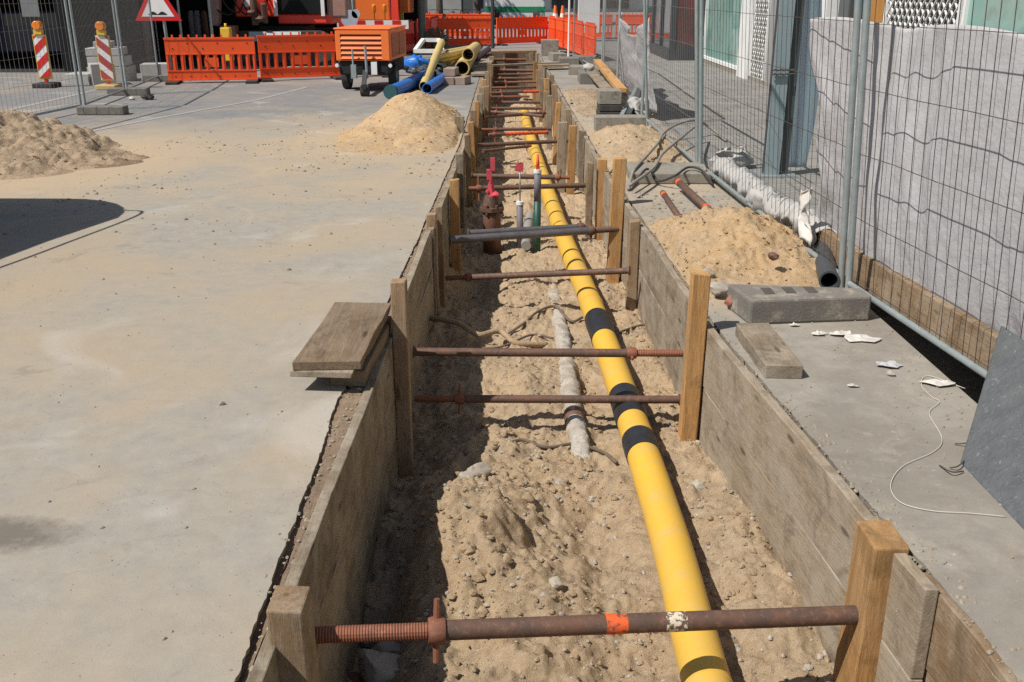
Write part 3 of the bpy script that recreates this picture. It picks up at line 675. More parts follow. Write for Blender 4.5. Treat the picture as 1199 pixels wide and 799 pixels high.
tag(mb.build('grit', simple('dusty_grit', (.33, .28, .21), (.22, .18, .135), 9, .9, 0, .4, 40, kind='World')), 'scattered grit and pebbles on the dusty paving', 'grit', kind='stuff')
mb = MB(); rc = random.Random(21)
for i in range(90):
    y = rc.gauss(3.9, .8) if i < 110 else rc.uniform(4.5, 8); x = rc.gauss(-.15, .28) if i < 110 else rc.uniform(-.4, .95)
    if y < 2.4 or x < xl(y)+.03 or x > xr(y)-.05 or abs(x-pipe_x(y)) < .13: continue
    q_ = .012+.034*rc.random()**2.5; bb = boulder(V(x, y, fz(x, y)-q_*.1), q_, i*5+2, 16, 11); mb.add(bb.v, bb.f)
tag(mb.build('earth_lumps', SAND, smooth='auto'), 'crumbly lumps of dug sand on the near mound', 'sand clods', kind='stuff')
mb = MB()
for i in range(12000):
    y = 2.3+9*rr.random()**1.7; x = rr.uniform(xl(y), xr(y))
    if abs(x-pipe_x(y)) < .11: continue
    if noise.noise(V(x*1.6+5, y*1.6, 3)) < -.05 and rr.random() < .8: continue
    r = .0025+.018*rr.random()**6; mb.rock(V(x, y, fz(x, y)+r*.15), r, i, .8)
tag(mb.build('sand_clods', SAND), 'loose crumbs and clods of sand over the trench floor', 'sand clods', kind='stuff')
# ---------------------------------------------------------------- heaps
def heap(name, lobes, ext, m, label, step=.03, amp=.03, cat='sand heap', seed=0, lump=.0, lim=None, clods=0):
    x0, x1, y0, y1 = ext; nx = int((x1-x0)/step); ny = int((y1-y0)/step); mb = MB(); vs = []
    def h(x, y):
        z = 0
        wx = x+.09*noise.noise(V(x*2.2, y*2.2, seed)); wy = y+.09*noise.noise(V(x*2.2, y*2.2, seed+9))
        for (cx, cy, rx, ry, hh) in lobes:
            d = math.sqrt(((wx-cx)/rx)**2+((wy-cy)/ry)**2)
            if d < 1: z = max(z, hh*(1-d)**.9) if hh > 0 else z
            z = z
        f = min(1, z/.08)
        z += f*amp*nz(V(x*3.2, y*3.2, seed), .8, 2.1, 6)
        if lump:
            wv = V(x*5+.6*noise.noise(V(x*4, y*4, 1)), y*5+.6*noise.noise(V(x*4, y*4, 5)), seed); q_ = max(0, noise.noise(V(x*1.7, y*1.7, seed+3))+.35)
            z += f*lump*(q_*max(0, .5-noise.voronoi(wv)[0][0])+.45*max(0, .5-noise.voronoi(wv*2.7)[0][0])+.22*max(0, .5-noise.voronoi(wv*6)[0][0]))
        if lim and lim(x, y) < .06: z = z*max(0, lim(x, y))/.06-.0
        z += f*.35*amp*noise.noise(V(x*22, y*22, seed))
        return z-.006
    idx = {}; fs = []
    H_ = [[h(x0+i*step, y0+j*step) for i in range(nx+1)] for j in range(ny+1)]
    for j in range(ny+1):
        for i in range(nx+1): vs.append(V(x0+i*step, y0+j*step, H_[j][i]))
    for j in range(ny):
        for i in range(nx):
            if lim and lim(x0+i*step, y0+j*step) < 0: continue
            if max(H_[j][i], H_[j+1][i], H_[j][i+1], H_[j+1][i+1]) > -.004: fs.append((j*(nx+1)+i, j*(nx+1)+i+1, (j+1)*(nx+1)+i+1, (j+1)*(nx+1)+i))
    used = sorted({k for f in fs for k in f}); mp = {k: n for n, k in enumerate(used)}
    mb.add([vs[k] for k in used], [tuple(mp[k] for k in f) for f in fs])
    o = tag(mb.build(name, m, smooth=True), label, cat)
    if clods:
        cb = MB(); r2 = random.Random(seed+5); n0 = len(mb.v)
        for i in range(clods):
            p = mb.v[r2.randrange(n0)]; q = .003+.011*r2.random()**3.5; cb.rock(p+V(r2.uniform(-.02, .02), r2.uniform(-.02, .02), q*.3), q*(1.4 if step > .02 else 1), i+seed)
        cb.build('clods', m, o)
    return o
heap('sand_heap', [(-6.6, 11.4, 1.9, 1.5, .62), (-5.5, 10.9, 1.2, .95, .26), (-4.85, 11.0, .65, .45, .12), (-5.6, 10.2, 1.0, .6, .16)], (-8.6, -3.8, 9.2, 13.2), SANDL, 'pale sand heap at the left edge, in front of the wire fence', .025, .09, lump=.20, clods=900)
heap('sand_heap', [(-1.38, 13.7, .82, 1.45, .52), (-1.6, 12.9, .72, 1.0, .17), (-1.1, 12.4, .52, 1.15, .17), (-1.55, 12.1, .75, .8, .05)], (-3.1, -.62, 10.9, 15.4), SANDY, 'yellow sand heap beside the left trench edge, before the pipes', .022, .03, seed=3, lump=.05, lim=lambda x, y: xa(y)-.02-x, clods=600)
heap('sand_heap', [(1.62, 6.85, .62, .95, .34), (1.30, 6.5, .42, .7, .14), (1.85, 6.4, .36, .5, .17), (1.5, 7.4, .5, .5, .2), (1.28, 6.9, .3, .35, .22)], (.95+.1, 2.3, 5.5, 8.2), SANDY, 'ochre sand heap behind the concrete block, against the fence', .014, .045, seed=6, lump=.10, lim=lambda x, y: min(x-xr(y)-.085, 2.2-x), clods=900)
DAMP = sandmat('damp_sand', (.24, .17, .11), (.19, .14, .095), (.33, .25, .17))
heap('damp_sand', [(-5.0, 10.75, .85, .5, .10), (-5.5, 10.1, .9, .4, .10), (-4.6, 11.05, .5, .28, .05)], (-6.3, -3.7, 9.4, 11.6), DAMP, 'dark damp crumbly sand along the foot of the pale heap', .02, .06, 'sand', seed=31, lump=.16, clods=500)
heap('sand_heap', [(1.5, 12.1, .65, 1.6, .22), (1.3, 10.6, .5, 1.0, .12)], (.98, 2.15, 9.4, 14.2), SAND, 'low sand bank under the hoses on the right pavement', .022, .04, seed=11, lump=.07, lim=lambda x, y: x-xr(y)-.085, clods=500)
heap('sand_heap', [(1.3, 17.2, .55, 2.4, .12)], (.92, 2.0, 14.6, 20), SANDL, 'flat spread of grit beyond the hoses on the right pavement', .05, .025, seed=14, lim=lambda x, y: x-xr(y)-.085, clods=900)
for i, (px, py, rr_, lb) in enumerate([(842, 338, .07, 'grey rubble chunk at the near left foot of the ochre heap'), (828, 322, .05, 'pale rubble chunk left of the grey one on the ochre heap'), (815, 268, .055, 'pinkish broken tile at the top left of the ochre heap'), (905, 300, .035, 'small dark lump halfway up the ochre heap'), (856, 352, .04, 'reddish broken brick bit beside the concrete block corner')]):
    p = P(px, py, .06 if i != 3 else .17)
    tag(boulder(p, rr_, 40+i*3).build('rubble_chunk', [GRAV, GRAV, simple('pink_tile', (.42, .26, .2)), RUST, simple('brick_bit', (.30, .12, .08))][i], smooth='auto'), lb, 'rubble')
# ---------------------------------------------------------------- loose planks at left
def plank(a, b, w, h, mk, label, nm='plank', cat='plank', rough=0, grp=None, side=None):
    a = Vector(a); b = Vector(b); mb = MB(); n = 6; d = (b-a).normalized()
    sd = Vector(side).normalized() if side else d.cross(V(0, 0, 1)).normalized(); up = sd.cross(d).normalized(); vs = []
    for i in range(n+1):
        p = a.lerp(b, i/n); jj = lambda: random.uniform(-rough, rough)
        e = d*jj()*3 if i in (0, n) else V(0, 0, 0)
        vs += [p-sd*(w/2+jj())-up*h/2+e, p+sd*(w/2+jj())-up*h/2-e, p+sd*(w/2+jj())+up*h/2-e, p-sd*(w/2+jj())+up*h/2+e]
    fs = [(3, 2, 1, 0), (n*4, n*4+1, n*4+2, n*4+3)]
    for i in range(n):
        for k in range(4): fs.append((i*4+k, i*4+(k+1) % 4, i*4+4+(k+1) % 4, i*4+4+k))
    o = mb.add(vs, fs).build(nm, WO[mk], bevel=.004); return tag(o, label, cat, grp)
A = P(404, 449, .10); 
plank(V(-.875, 4.20, .138), V(-.835, 5.10, .142), .315, .045, 'darky', 'top wide cracked plank of the small stack by the trench', rough=.006, grp='stacked planks')
plank(V(-.90, 4.185, .099), V(-.845, 5.05, .101), .285, .032, 'dirtyy', 'thin pale plank with broken end under the top plank', rough=.014, grp='stacked planks')
plank(V(-.795, 4.28, .041), V(-.755, 5.12, .041), .17, .082, 'darky', 'narrow thick plank at the bottom of the small stack', rough=.004, grp='stacked planks')
# ---------------------------------------------------------------- right pavement items
t = thing('concrete_block', 'large concrete block with dark dusty top below the fence post', 'concrete block', P(945, 360, 0))
a = P(877, 381, 0); b = P(1018, 376, 0); a2 = P(852, 331, .155); b2 = P(1004, 336, .155)
mb = MB(); mb.hexa([a, b, V(b2.x+.02, b2.y, 0), V(a2.x, a2.y, 0), a+V(0, 0, .15), b+V(0, 0, .15), V(b2.x+.02, b2.y, .15), V(a2.x, a2.y, .15)])
mb.build('block', simple('block_concrete', (.14, .13, .115), (.20, .18, .155), 7, .95, 0, .6, 70, .006, c3=(.32, .28, .225), c3t=(.52, .66), c3s=9), t, bevel=.014)
SLD = simple('slot_dark', (.09, .08, .07))  # flat dark plates mark the grip slots
for fx in (.22, .40, .58):
    mb = MB(); q = a.lerp(b, fx)+V(-.02, .16, .152); w2 = .03; l2 = .06; mb.hexa([q+V(-w2, -l2, -.004), q+V(w2, -l2, -.004), q+V(w2, l2, -.004), q+V(-w2, l2, -.004), q+V(-w2, -l2, .0), q+V(w2, -l2, .0), q+V(w2, l2, .0), q+V(-w2, l2, .0)])
    mb.build('grip_slot', SLD, t)
plank(P(918, 436, .035), P(880, 385, .035), .185, .07, 'dirtyy', 'short sandy wooden block on the pavement before concrete block', 'wood_block', 'wood block', .003)
# wood beam along the pit
plank(V(2.56, 2.0, .12), V(2.19, 6.9, .12), .06, .2, 'oldy', 'long brown beam behind the near fence, under grey fleece', 'beam', 'beam', .004)
# leaning slab
t0 = P(1123, 542, .0); d1 = V(0, -1, 0); d2 = V(.42, .66, .37)
mb = MB(); n_ = d1.cross(d2).normalized(); n_ = n_ if n_.z > 0 else -n_
mb.prism([t0, t0+d1*1.3, t0+d1*1.3+d2*1.0, t0+d2*1.0], -n_*.05)
tag(mb.build('stone_slab', SLATE, bevel=.01), 'blue-grey stone slab leaning at the right edge below the fence', 'slab')
# string, papers, debris
sp = [(1130, 455), (1087, 440), (1079, 451), (1090, 464), (1100, 471), (1088, 484), (1103, 513), (1093, 529), (1057, 546), (1043, 568), (1054, 588), (1090, 598), (1135, 601), (1178, 605)]
hose([P(a, b, .006) for a, b in sp], .0015, STRING, 'string', 'thin white string snaking over the right pavement', 'string')
def paper(px, py, r, label, seed, m=WHP):
    p = P(px, py, .008); mb = MB(); n = 11; rr = random.Random(seed); vs = [p+V(0, 0, .012)]
    for ring in (.55, 1):
        for i in range(n):
            a = 2*math.pi*i/n; k = r*ring*rr.uniform(.6, 1.15); vs.append(p+V(math.cos(a)*k*1.5, math.sin(a)*k*.8, rr.uniform(0, .028)*(1.3-ring)))
    fs = [(0, 1+i, 1+(i+1) % n) for i in range(n)]+[(1+i, 1+n+i, 1+n+(i+1) % n, 1+(i+1) % n) for i in range(n)]
    tag(mb.add(vs, fs).build('crumpled_paper', m), label, 'litter')
paper(958, 391, .035, 'small torn white paper left of the larger scraps', 1); paper(985, 391, .05, 'torn white paper strip beside the crumpled pair', 2); paper(1008, 397, .075, 'largest crumpled white plastic scrap near the block', 3)
paper(930, 381, .02, 'white paper crumb at the front edge of the concrete block', 4); paper(1040, 428, .05, 'greyish crumpled film left of the string', 5, FAB); paper(1098, 449, .055, 'flat white scrap inside the string loop', 6); paper(998, 452, .02, 'tiny white crumb on the bare pavement', 7)
o = MB().rock(P(1043, 437, .012), .022, 5).build('stone', GRAV); tag(o, 'dark pebble beneath the greyish crumpled film', 'stone')
for i, (a, b, lb) in enumerate([((1100, 545), (1128, 552), 'thin dry twig at the tip of the leaning slab'), ((1118, 520), (1150, 508), 'curled dry twig beside the fence pit'), ((1133, 535), (1112, 548), 'short dry twig crossing the longer one')]):
    hose([P(*a, .006), P((a[0]+b[0])/2, (a[1]+b[1])/2+4, .02), P(*b, .008)], .003, BARK, 'twig', lb, 'twig')
# screw jacks with orange tape
def jack(a, b, r, label):
    a = Vector(a); b = Vector(b); t = thing('steel_prop', label, 'steel prop', (a+b)/2, 'steel props lying on the pavement')
    u = (b-a).normalized()
    MB().tube([a, b], r*.8, 12).build('tube', RUST, t, True)
    MB().tube([a+u*.05, a+u*.12], r*.9, 12).build('tape', OSPR, t, True)
    MB().tube([b-u*.16, b-u*.10], r*.9, 12).build('tape', OSPR, t, True)
    MB().bar(b-V(.08, 0, .01), b+V(.08, .0, -.01), .05, .02).bar(b-V(.08, .04, .02), b+V(.05, -.04, -.02), .03, .02).build('base_plate', RUST, t)
jack(P(776, 226, .08), P(803, 266, .07), .032, 'shorter steel prop with orange tape at both ends')
jack(P(793, 212, .10), P(832, 248, .09), .04, 'thicker dark prop with orange tape, right of the shorter one')
# slab under the hoses
def boxP(name, m, x0, x1, y0, y1, z0, z1, label, cat, grp=None, bev=.008, rz=0):
    mb = MB(); cx, cy = (x0+x1)/2, (y0+y1)/2
    mb.box(x0, x1, y0, y1, z0, z1); c, s = math.cos(rz), math.sin(rz)
    mb.v = [V(cx+(p.x-cx)*c-(p.y-cy)*s, cy+(p.x-cx)*s+(p.y-cy)*c, p.z) for p in mb.v]
    return tag(mb.build(name, m, bevel=bev), label, cat, grp)
q = P(739, 216, 0); q2 = P(831, 214, 0)
boxP('concrete_slab', CONC, q.x, q2.x, q.y, q.y+.65, .0, .11, 'flat concrete slab carrying the hoses behind the props', 'slab', bev=.012)
q = P(697, 157, 0); q2 = P(754, 155, 0)
boxP('ballast_block', CONC, q.x, q2.x, q.y, q.y+.3, 0, .22, 'square grey kerb block left of the hoses', 'concrete block')
q = P(701, 139, 0)
boxP('ballast_block', RUB, q.x, q.x+.36, q.y, q.y+.5, 0, .09, 'black rubber foot at the bottom of the roadside stack', 'fence foot')
boxP('ballast_block', RUB, q.x+.01, q.x+.36, q.y+.02, q.y+.5, .10, .19, 'black rubber foot second from the bottom of the stack', 'fence foot')
boxP('stone_block', CONC, q.x, q.x+.34, q.y+.05, q.y+.45, .20, .40, 'grey stone block on top of the rubber feet', 'stone block')
q = P(679, 99, 0)
boxP('ballast_block', FOOT, q.x, q.x+.42, q.y, q.y+.8, 0, .22, 'big grey foot block under the cement lump', 'fence foot')
tag(MB().rock(V(q.x+.2, q.y+.5, .3), .16, 12, .6).build('cement_lump', simple('cement', (.42, .40, .36)), bevel=.02), 'pale cement lump on the big grey foot block', 'cement lump')
for i, (px, py, w_, h_) in enumerate([(668, 88, .45, .18), (655, 78, .5, .2), (645, 72, .4, .2), (672, 76, .6, .2), (634, 66, .5, .45), (700, 88, .4, .12)]):
    q = P(px, py, 0); boxP('stone_block', [CONC, FOOT][i % 2], q.x, q.x+w_, q.y, q.y+.7, 0, h_, '%s loose block of the row beside the far right trench edge' % ORD[i], 'stone block', 'blocks along the far trench edge', rz=.15*(i % 3-1))
plank(P(699, 74, .28)+V(0, 0, .05), P(728, 106, .30), .16, .07, 'newy', 'orange-brown plank lying highest on the roadside block pile', grp='roadside planks')
plank(P(692, 84, .22), P(716, 110, .22), .2, .035, 'dirtyy', 'pale wide plank beside the orange-brown roadside plank', grp='roadside planks')
a = P(727, 138, .05); b = P(745, 105, .3)
tag(MB().bar(a, b, .06, .06).build('steel_angle', GALV), 'galvanised steel bar leaning behind the rubber feet', 'steel bar')
tag(MB().bar(a+V(.12, .1, 0), b+V(.12, .2, .05), .08, .10).build('steel_angle', DKM), 'dark steel bar next to the galvanised one', 'steel bar')
# planks across and beside the far trench
plank(P(552, 78, .1), P(657, 74, .1), .18, .05, 'dirtyx', 'long pale plank laid right across the far trench', grp='far planks', side=(0, 1, 0))
plank(P(625, 77, .1), P(657, 76, .1)+V(.2, 0, 0), .5, .04, 'oldx', 'wide plank resting at the right end of the crossing plank', grp='far planks', side=(0, 1, 0))
q = P(572, 98, .02); plank(P(560, 88, .05), P(571, 70, .05), .34, .05, 'dirtyy', 'flat board by the left trench edge beside the yellow pipes', grp='far planks')
plank(P(575, 61, .12), P(628, 60, .12), .5, .06, 'oldx', 'dark plank covering the very end of the trench', grp='far planks', side=(0, 1, 0))
o = MB().tube([P(556, 68, .1), P(572, 58, .12)], .09, 12).build('log', DKM, smooth='auto'); tag(o, 'dark pipe leaning by the trench end beside the yellow pipes', 'pipe')
# hoses
HZ = simple('dusty_hose', (.20, .18, .16), (.28, .25, .21), 8, .8, 0, .1)
hose([P(736, 222, .02), P(742, 200, .12), P(757, 183, .13), P(770, 168, .14), P(778, 155, .15), P(795, 145, .2), P(815, 141, .22), P(832, 150, .1), P(850, 165, .02)], .016, HZ, 'hose', 'grey hose arching from the trench edge to the fence, upper one', 'hose')
hose([P(738, 217, .13), P(765, 197, .14), P(776, 180, .14), P(797, 162, .15), P(817, 147, .22), P(822, 156, .15), P(819, 175, .12), P(826, 200, .12)], .016, HZ, 'hose', 'grey hose with a bend hanging down at the fence post', 'hose')
hose([P(740, 221, .05), P(757, 198, .14), P(770, 212, .05), P(790, 206, .13), P(806, 196, .14), P(822, 200, .14), P(835, 217, .03)], .012, RUB, 'cable', 'thin black strand put in for the shadow line zigzagging over the flat concrete slab', 'cable')  # shadow line on the slab modelled as a black strand
# ---------------------------------------------------------------- mesh fences
def fence(p0, p1, label, h=2.0, zb=.10, spacing=.11, rows=(.14, .52, .9, 1.27, 1.63, 1.93), grp='site fence panels', wr=.0022, tilt=0, wm=None):
    p0 = V(p0[0], p0[1], 0); p1 = V(p1[0], p1[1], 0); d = p1-p0; L = d.length; u = d/L
    t = thing('wire_fence', label, 'fence', (p0+p1)/2, grp, math.atan2(d.y, d.x))
    m = MB(); hx = L/2-.03
    for x in (-hx, hx): m.tube([V(x, 0, .02), V(x, 0, h)], .021, 12)
    m.tube([V(-hx, 0, zb), V(hx, 0, zb)], .019, 10); m.tube([V(-hx, 0, h), V(hx, 0, h)], .019, 10)
    m.v = [V(p.x, p.y+tilt*p.z, p.z) for p in m.v]
    m.build('frame', GALV, t, 'auto', local=True)
    m = MB(); n = int(L/spacing)
    for i in range(1, n):
        x = -hx+2*hx*i/n; pts = [V(x, .004*noise.noise(V(x*3, k, L)), zb+(h-zb)*k/8) for k in range(9)]
        pts = [p+V(.006*noise.noise(V(x*9, p.z*2, L)), 0, 0) for p in pts]
        m.tube(pts, wr, 4, False)
    for z in rows:
        z = min(z, h-.05)
        m.tube([V(-hx+2*hx*k/16, -.006, z+.008*noise.noise(V(k*.6, z*5, L))) for k in range(17)], wr*1.15, 4, False)
    m.v = [V(p.x, p.y+tilt*p.z, p.z) for p in m.v]
    m.build('wire_mesh', wm or GALVW, t, local=True)
    return t
def clamp(p, z, label=None):
    pass
FA0 = (2.035, 5.72); 
DW = simple('dull_rusty_wire', (.12, .10, .085), (.085, .065, .05), 9, .6, .3, 0)
fence((2.45, 2.1), (2.09, 5.72), 'near wire fence panel in front of the grey fleece', tilt=.06, wm=DW)
fence((2.10, 5.82), (1.96, 9.98), 'wire fence panel over the ochre sand heap and fabric roll', tilt=.06, wm=DW)
fence((1.96, 10.08), (1.90, 13.7), 'wire fence panel behind the hoses, street visible through it', tilt=.07, spacing=.13)
fence((1.84, 13.8), (1.93, 18.1), 'wire fence panel hung with a sagging grey sheet')
fence((1.94, 18.2), (2.06, 22.4), 'wire fence panel beside the orange-brown roadside plank')
fence((2.04, 22.5), (1.72, 28), 'farthest right wire fence panel, alongside orange barriers')
fence((-7.25, 11.9), (-6.83, 15.55), 'left wire fence panel nearest to the pale sand heap')
fence((-6.83, 15.65), (-7.1, 18.05), 'left wire fence panel in front of the faded marker beacon', spacing=.07)
fence((-7.1, 18.15), (-7.5, 21), 'left wire fence panel ending at the triangular sign', spacing=.07)
def foot(x, y, rz, label, m=FOOT):
    t = MB(); t.box(-.36, .36, -.12, .12, 0, .13); o = t.build('ballast_block', m, local=True, bevel=.015)
    o.location = (x, y, .0); o.rotation_euler = (0, 0, rz); tag(o, label, 'fence foot', 'fence feet')
q = P(118, 135, 0); foot(q.x, q.y+.1, .02, 'grey fence foot under the first left fence post')
foot(-7.05, 18.1, .1, 'small dark fence foot under the middle left fence post'); foot(-7.45, 21.0, .05, 'fence foot beside the end of the orange barrier')
foot(1.95, 18.15, .0, 'fence foot between the grey sheet panel and the next'); foot(2.05, 22.45, .0, 'fence foot beside the far roadside planks')
q = P(176, 117, 0); tag(MB().rock(V(q.x, q.y, .04), .09, 9).rock(V(q.x-.1, q.y, .05), .07, 19).build('rubber_chock', RUB), 'small black lump on asphalt right of left fence', 'chock')
tag(MB().rock(V(q.x-.32, q.y, .02), .06, 29).build('crumpled_paper', WHP), 'white crumple beside the small black lump', 'litter')
# second post beside the near one, steel column and white sheet behind
q = P(905, 207, 0)
t = thing('steel_column', 'wide grey steel column with a chain, behind the fence', 'column', q)
MB().box(q.x-.09, q.x+.06, q.y, q.y+.03, .02, 3.2).build('flange', simple('pale_blue_grey_steel', (.27, .33, .35), (.22, .28, .30), 3, .55, .1), t); MB().box(q.x+.06, q.x+.16, q.y+.04, q.y+.06, .02, 3.2).box(q.x-.09, q.x+.06, q.y+.03, q.y+.12, .02, 3.2).build('shade_web', DKM, t)  # back piece set dark for the shade on the column's right half
MB().box(q.x-.16, q.x+.24, q.y-.1, q.y+.3, .0, .02).build('base_plate', GALV, t)
m = MB()
for z in (1.02, 1.06): m.tube([V(q.x-.12+k*.03, q.y-.03, z+.008*(k % 2)) for k in range(9)], .009, 6)
m.build('chain', DKM, t)
def cloth(name, fn, nu, nv, m, label, cat='fleece sheet'):
    vs = [fn(i/nu, j/nv) for j in range(nv+1) for i in range(nu+1)]; n = nu+1
    o = MB().add(vs, [(j*n+i, j*n+i+1, (j+1)*n+i+1, (j+1)*n+i) for j in range(nv) for i in range(nu)]).build(name, m, smooth=True)
    so_ = o.modifiers.new('thick', 'SOLIDIFY'); so_.thickness = .004
    return tag(o, label, cat)
q2 = V(2.98, 9.9, 0)
cloth('white_sheet', lambda u, v: V(q2.x-.08+(.20+.05*math.sin(v*5))*u, q2.y+.15+.02*math.sin(u*9+v*2)+.05*u, .06+2.3*v), 20, 30, simple('bluish_film', (.60, .68, .75), (.5, .58, .66), 2, .5, 0, .1), 'bluish white plastic sheet hanging beside the steel column', 'plastic sheet')
def sheetA(u, v):
    Y = 1.9+(6.95-1.9)*u; base = 2.47-.0995*(Y-1.9)
    top = 1.60+.045*abs(math.cos((Y-4.9)*math.pi/1.5)); z = .10+(top-.10)*v
    far = max(0, Y-5.9)
    X = base+.13-.055*z+.02*far
    bul = .040*math.sin(Y*2.1+v*2)+.035*nz(V(Y*1.6, z*.7, 2), .9, 2, 4)+.014*math.sin(Y*8.3+z*3)*(v**4)+.032*noise.noise(V(Y*4.5, z*.8, 9))+.012*noise.noise(V(Y*11, z*2.2, 19))
    fold = abs(((Y-4.9)/1.5+.5) % 1-.5)*2; bul -= .05*(1-fold)**3*v**2
    edge = max(0, u-.8)*5
    Y2 = Y+(-.35*math.sin(v*math.pi*.9)+.10*v+.05*math.sin(v*17))*edge**2
    return V(X+max(bul, -.035)+.025+.10*(1-v)**3, Y2, z)
cloth('fleece_sheet', sheetA, 160, 60, FAB, 'large grey fleece sheet hanging behind the near wire fence')
def sheetD(u, v):
    Y = 14.3+4.6*u; top = 1.45-.55*math.sin(u*math.pi)**2*(.6) if True else 1
    z = .12+(top-.12)*v; return V(2.0+.05*math.sin(Y*5+z*2)+.06*nz(V(Y, z*2, 6), .9, 2, 4)+.1*(1-v)**2, Y, z)
cloth('fleece_sheet', sheetD, 60, 24, FAB, 'sagging grey sheet on the distant fence above the roadside planks')
# fabric roll
FABW = fabmat('pale_fleece', (.35, .34, .325), (.43, .42, .40))
pts = spline([P(846, 196, .12), P(868, 212, .16), P(893, 232, .18), P(915, 246, .18), P(940, 260, .16), P(968, 283, .14)], 16)
mb = MB().tube(pts, [.088+.012*math.sin(i*.9)+.012*math.sin(i*2.3) for i in range(len(pts))], 40, False)
mb.v = [p+V(noise.noise(p*7), noise.noise(p*7+V(5, 5, 5)), noise.noise(p*7+V(9, 1, 5)))*.045+V(noise.noise(p*13), noise.noise(p*13+V(5, 5, 5)), noise.noise(p*13+V(9, 1, 5)))*.022 for p in mb.v]
o = mb.build('fleece_roll', FABW, smooth=True); o.modifiers.new('t', 'SOLIDIFY').thickness = .012; tag(o, 'rumpled roll of pale fleece lying behind the fence and sand heap', 'fleece roll')
mb = MB().ball(P(858, 186, .10), .13, 40, 28, (1.3, 1, .8)); mb.v = [p+V(noise.noise(p*9), noise.noise(p*9+V(5, 5, 5)), noise.noise(p*9+V(9, 1, 5)))*.11+V(noise.noise(p*16), noise.noise(p*16+V(5, 5, 5)), noise.noise(p*16+V(9, 1, 5)))*.03 for p in mb.v]
tag(mb.build('fleece_bundle', FABW, smooth=True), 'crumpled pale fleece bundle at the far end of the roll', 'fleece bundle')
mb = MB().ball(P(750, 128, .12), .16, 40, 28, (1.1, 1.6, 1)); mb.v = [p+V(noise.noise(p*9), noise.noise(p*9+V(5, 5, 5)), noise.noise(p*9+V(9, 1, 5)))*.12 for p in mb.v]
tag(mb.build('fleece_bundle', FABW, smooth=True), 'crumpled pale plastic at the foot of the post with the hoses', 'plastic bundle')
# rag
def rag_(u, v):
    a = PX(955, 222, 2.1); z = a.z-.34*v; return V(2.04+.03*math.sin(v*9+u*5), a.y+(u-.5)*(.07+.14*v*v+.05*math.sin(v*7))+.05*math.sin(v*5), z+.02*math.sin(u*6))
cloth('rag', rag_, 12, 26, WHP, 'white rag knotted on the fence, hanging over the sand heap', 'rag')
# dark drain pipe behind the heap
tag(MB().hollow(P(971, 329, .07), P(962, 292, .08), .065, .052).build('drain_pipe', DKM, smooth='auto'), 'dark grey pipe end showing between sand heap and fence post', 'pipe')
# ---------------------------------------------------------------- barriers
def barrier(p0, p1, label, m=ORA, h=.92, feet=True, grp='orange plastic barriers', hole_dots=True, zb=.06):
    p0 = V(p0[0], p0[1], 0); p1 = V(p1[0], p1[1], 0); d = p1-p0; L = d.length
    t = thing('barrier', label, 'barrier', (p0+p1)/2, grp, math.atan2(d.y, d.x)); k = MB(); x0 = -L/2+.02; x1 = L/2-.02; T = .022
    s1, s2 = zb+.19, zb+.52
    k.box(x0, x1, -T, T, zb, s1); k.box(x0, x1, -T, T, s2, h)
    k.box(x0-.01, x1+.01, -T-.012, T+.012, h-.035, h+.005); k.box(x0-.01, x1+.01, -T-.012, T+.012, zb-.005, zb+.02); k.box(x0, x1, -T-.010, T+.010, s1-.012, s1+.012); k.box(x0, x1, -T-.010, T+.010, s2-.012, s2+.012)
    n = max(5, int(L/.165)); 
    for i in range(n+1):
        x = x0+(x1-x0)*i/n; w = .08 if i not in (0, n) else .06
        xx = min(max(x, x0+w/2), x1-w/2); k.box(xx-w/2, xx+w/2, -T+.003, T-.003, s1+.012, s2-.012)
        k.box(xx-.008, xx+.008, -T-.008, T+.008, s1+.012, s2-.012)
        if 0 < i < n: k.box(xx-.018, xx+.018, -.014, .014, h+.005, h+.06)
    k.box(-.14, .14, -T-.004, T+.004, s1+.07, s2-.075)
    k.build('panel', m, t, local=True)
    if hole_dots:
        k = MB()
        for i in range(6):
            x = x0+(x1-x0)*(i+.5)/6
            for z in ((s2+h)/2+.1*(i % 2)-.05,): k.tube([V(x, -T-.006, z), V(x, T+.006, z)], .014, 8)
            k.tube([V(x, -T-.006, zb+.08), V(x, T+.006, zb+.08)], .012, 8)
        k.build('hole_dots', BLACK, t, local=True)  # black dots stand in for the dark of the panel's holes
    if feet:
        for x in (x0+.1, x1-.1): MB().box(x-.12, x+.12, -.36, .36, 0, .055).build('foot', RUB, t, local=True, bevel=.01)
    return t
def xy(px, py): q = P(px, py, 0); return (q.x, q.y)
barrier(xy(197, 98), xy(303, 96.5), 'orange barrier nearest the triangular sign', h=.90)
barrier(xy(304.5, 95), xy(402, 92), 'orange barrier left of the orange compressor', h=.92)
barrier(xy(403, 90), xy(460, 89.5), 'orange barrier hidden behind the compressor')
b1 = xy(512, 55); b2 = xy(577, 54); b3 = xy(581, 53.5); b4 = xy(641, 51)
barrier(b1, b2, 'left one of the two orange barriers closing the trench end'); barrier(b3, b4, 'right one of the two orange barriers closing the trench end')
q5 = (2.25, 27.0); n = 5
for i in range(n):
    a = (b4[0]+.05+(q5[0]-b4[0])*i/n, b4[1]-.05+(q5[1]-b4[1])*i/n); b = (b4[0]+(q5[0]-b4[0])*(i+1)/n, b4[1]+(q5[1]-b4[1])*(i+1)/n)
    barrier(a, b, '%s orange barrier of the row running from trench end toward the fence' % ORD[i], hole_dots=False)
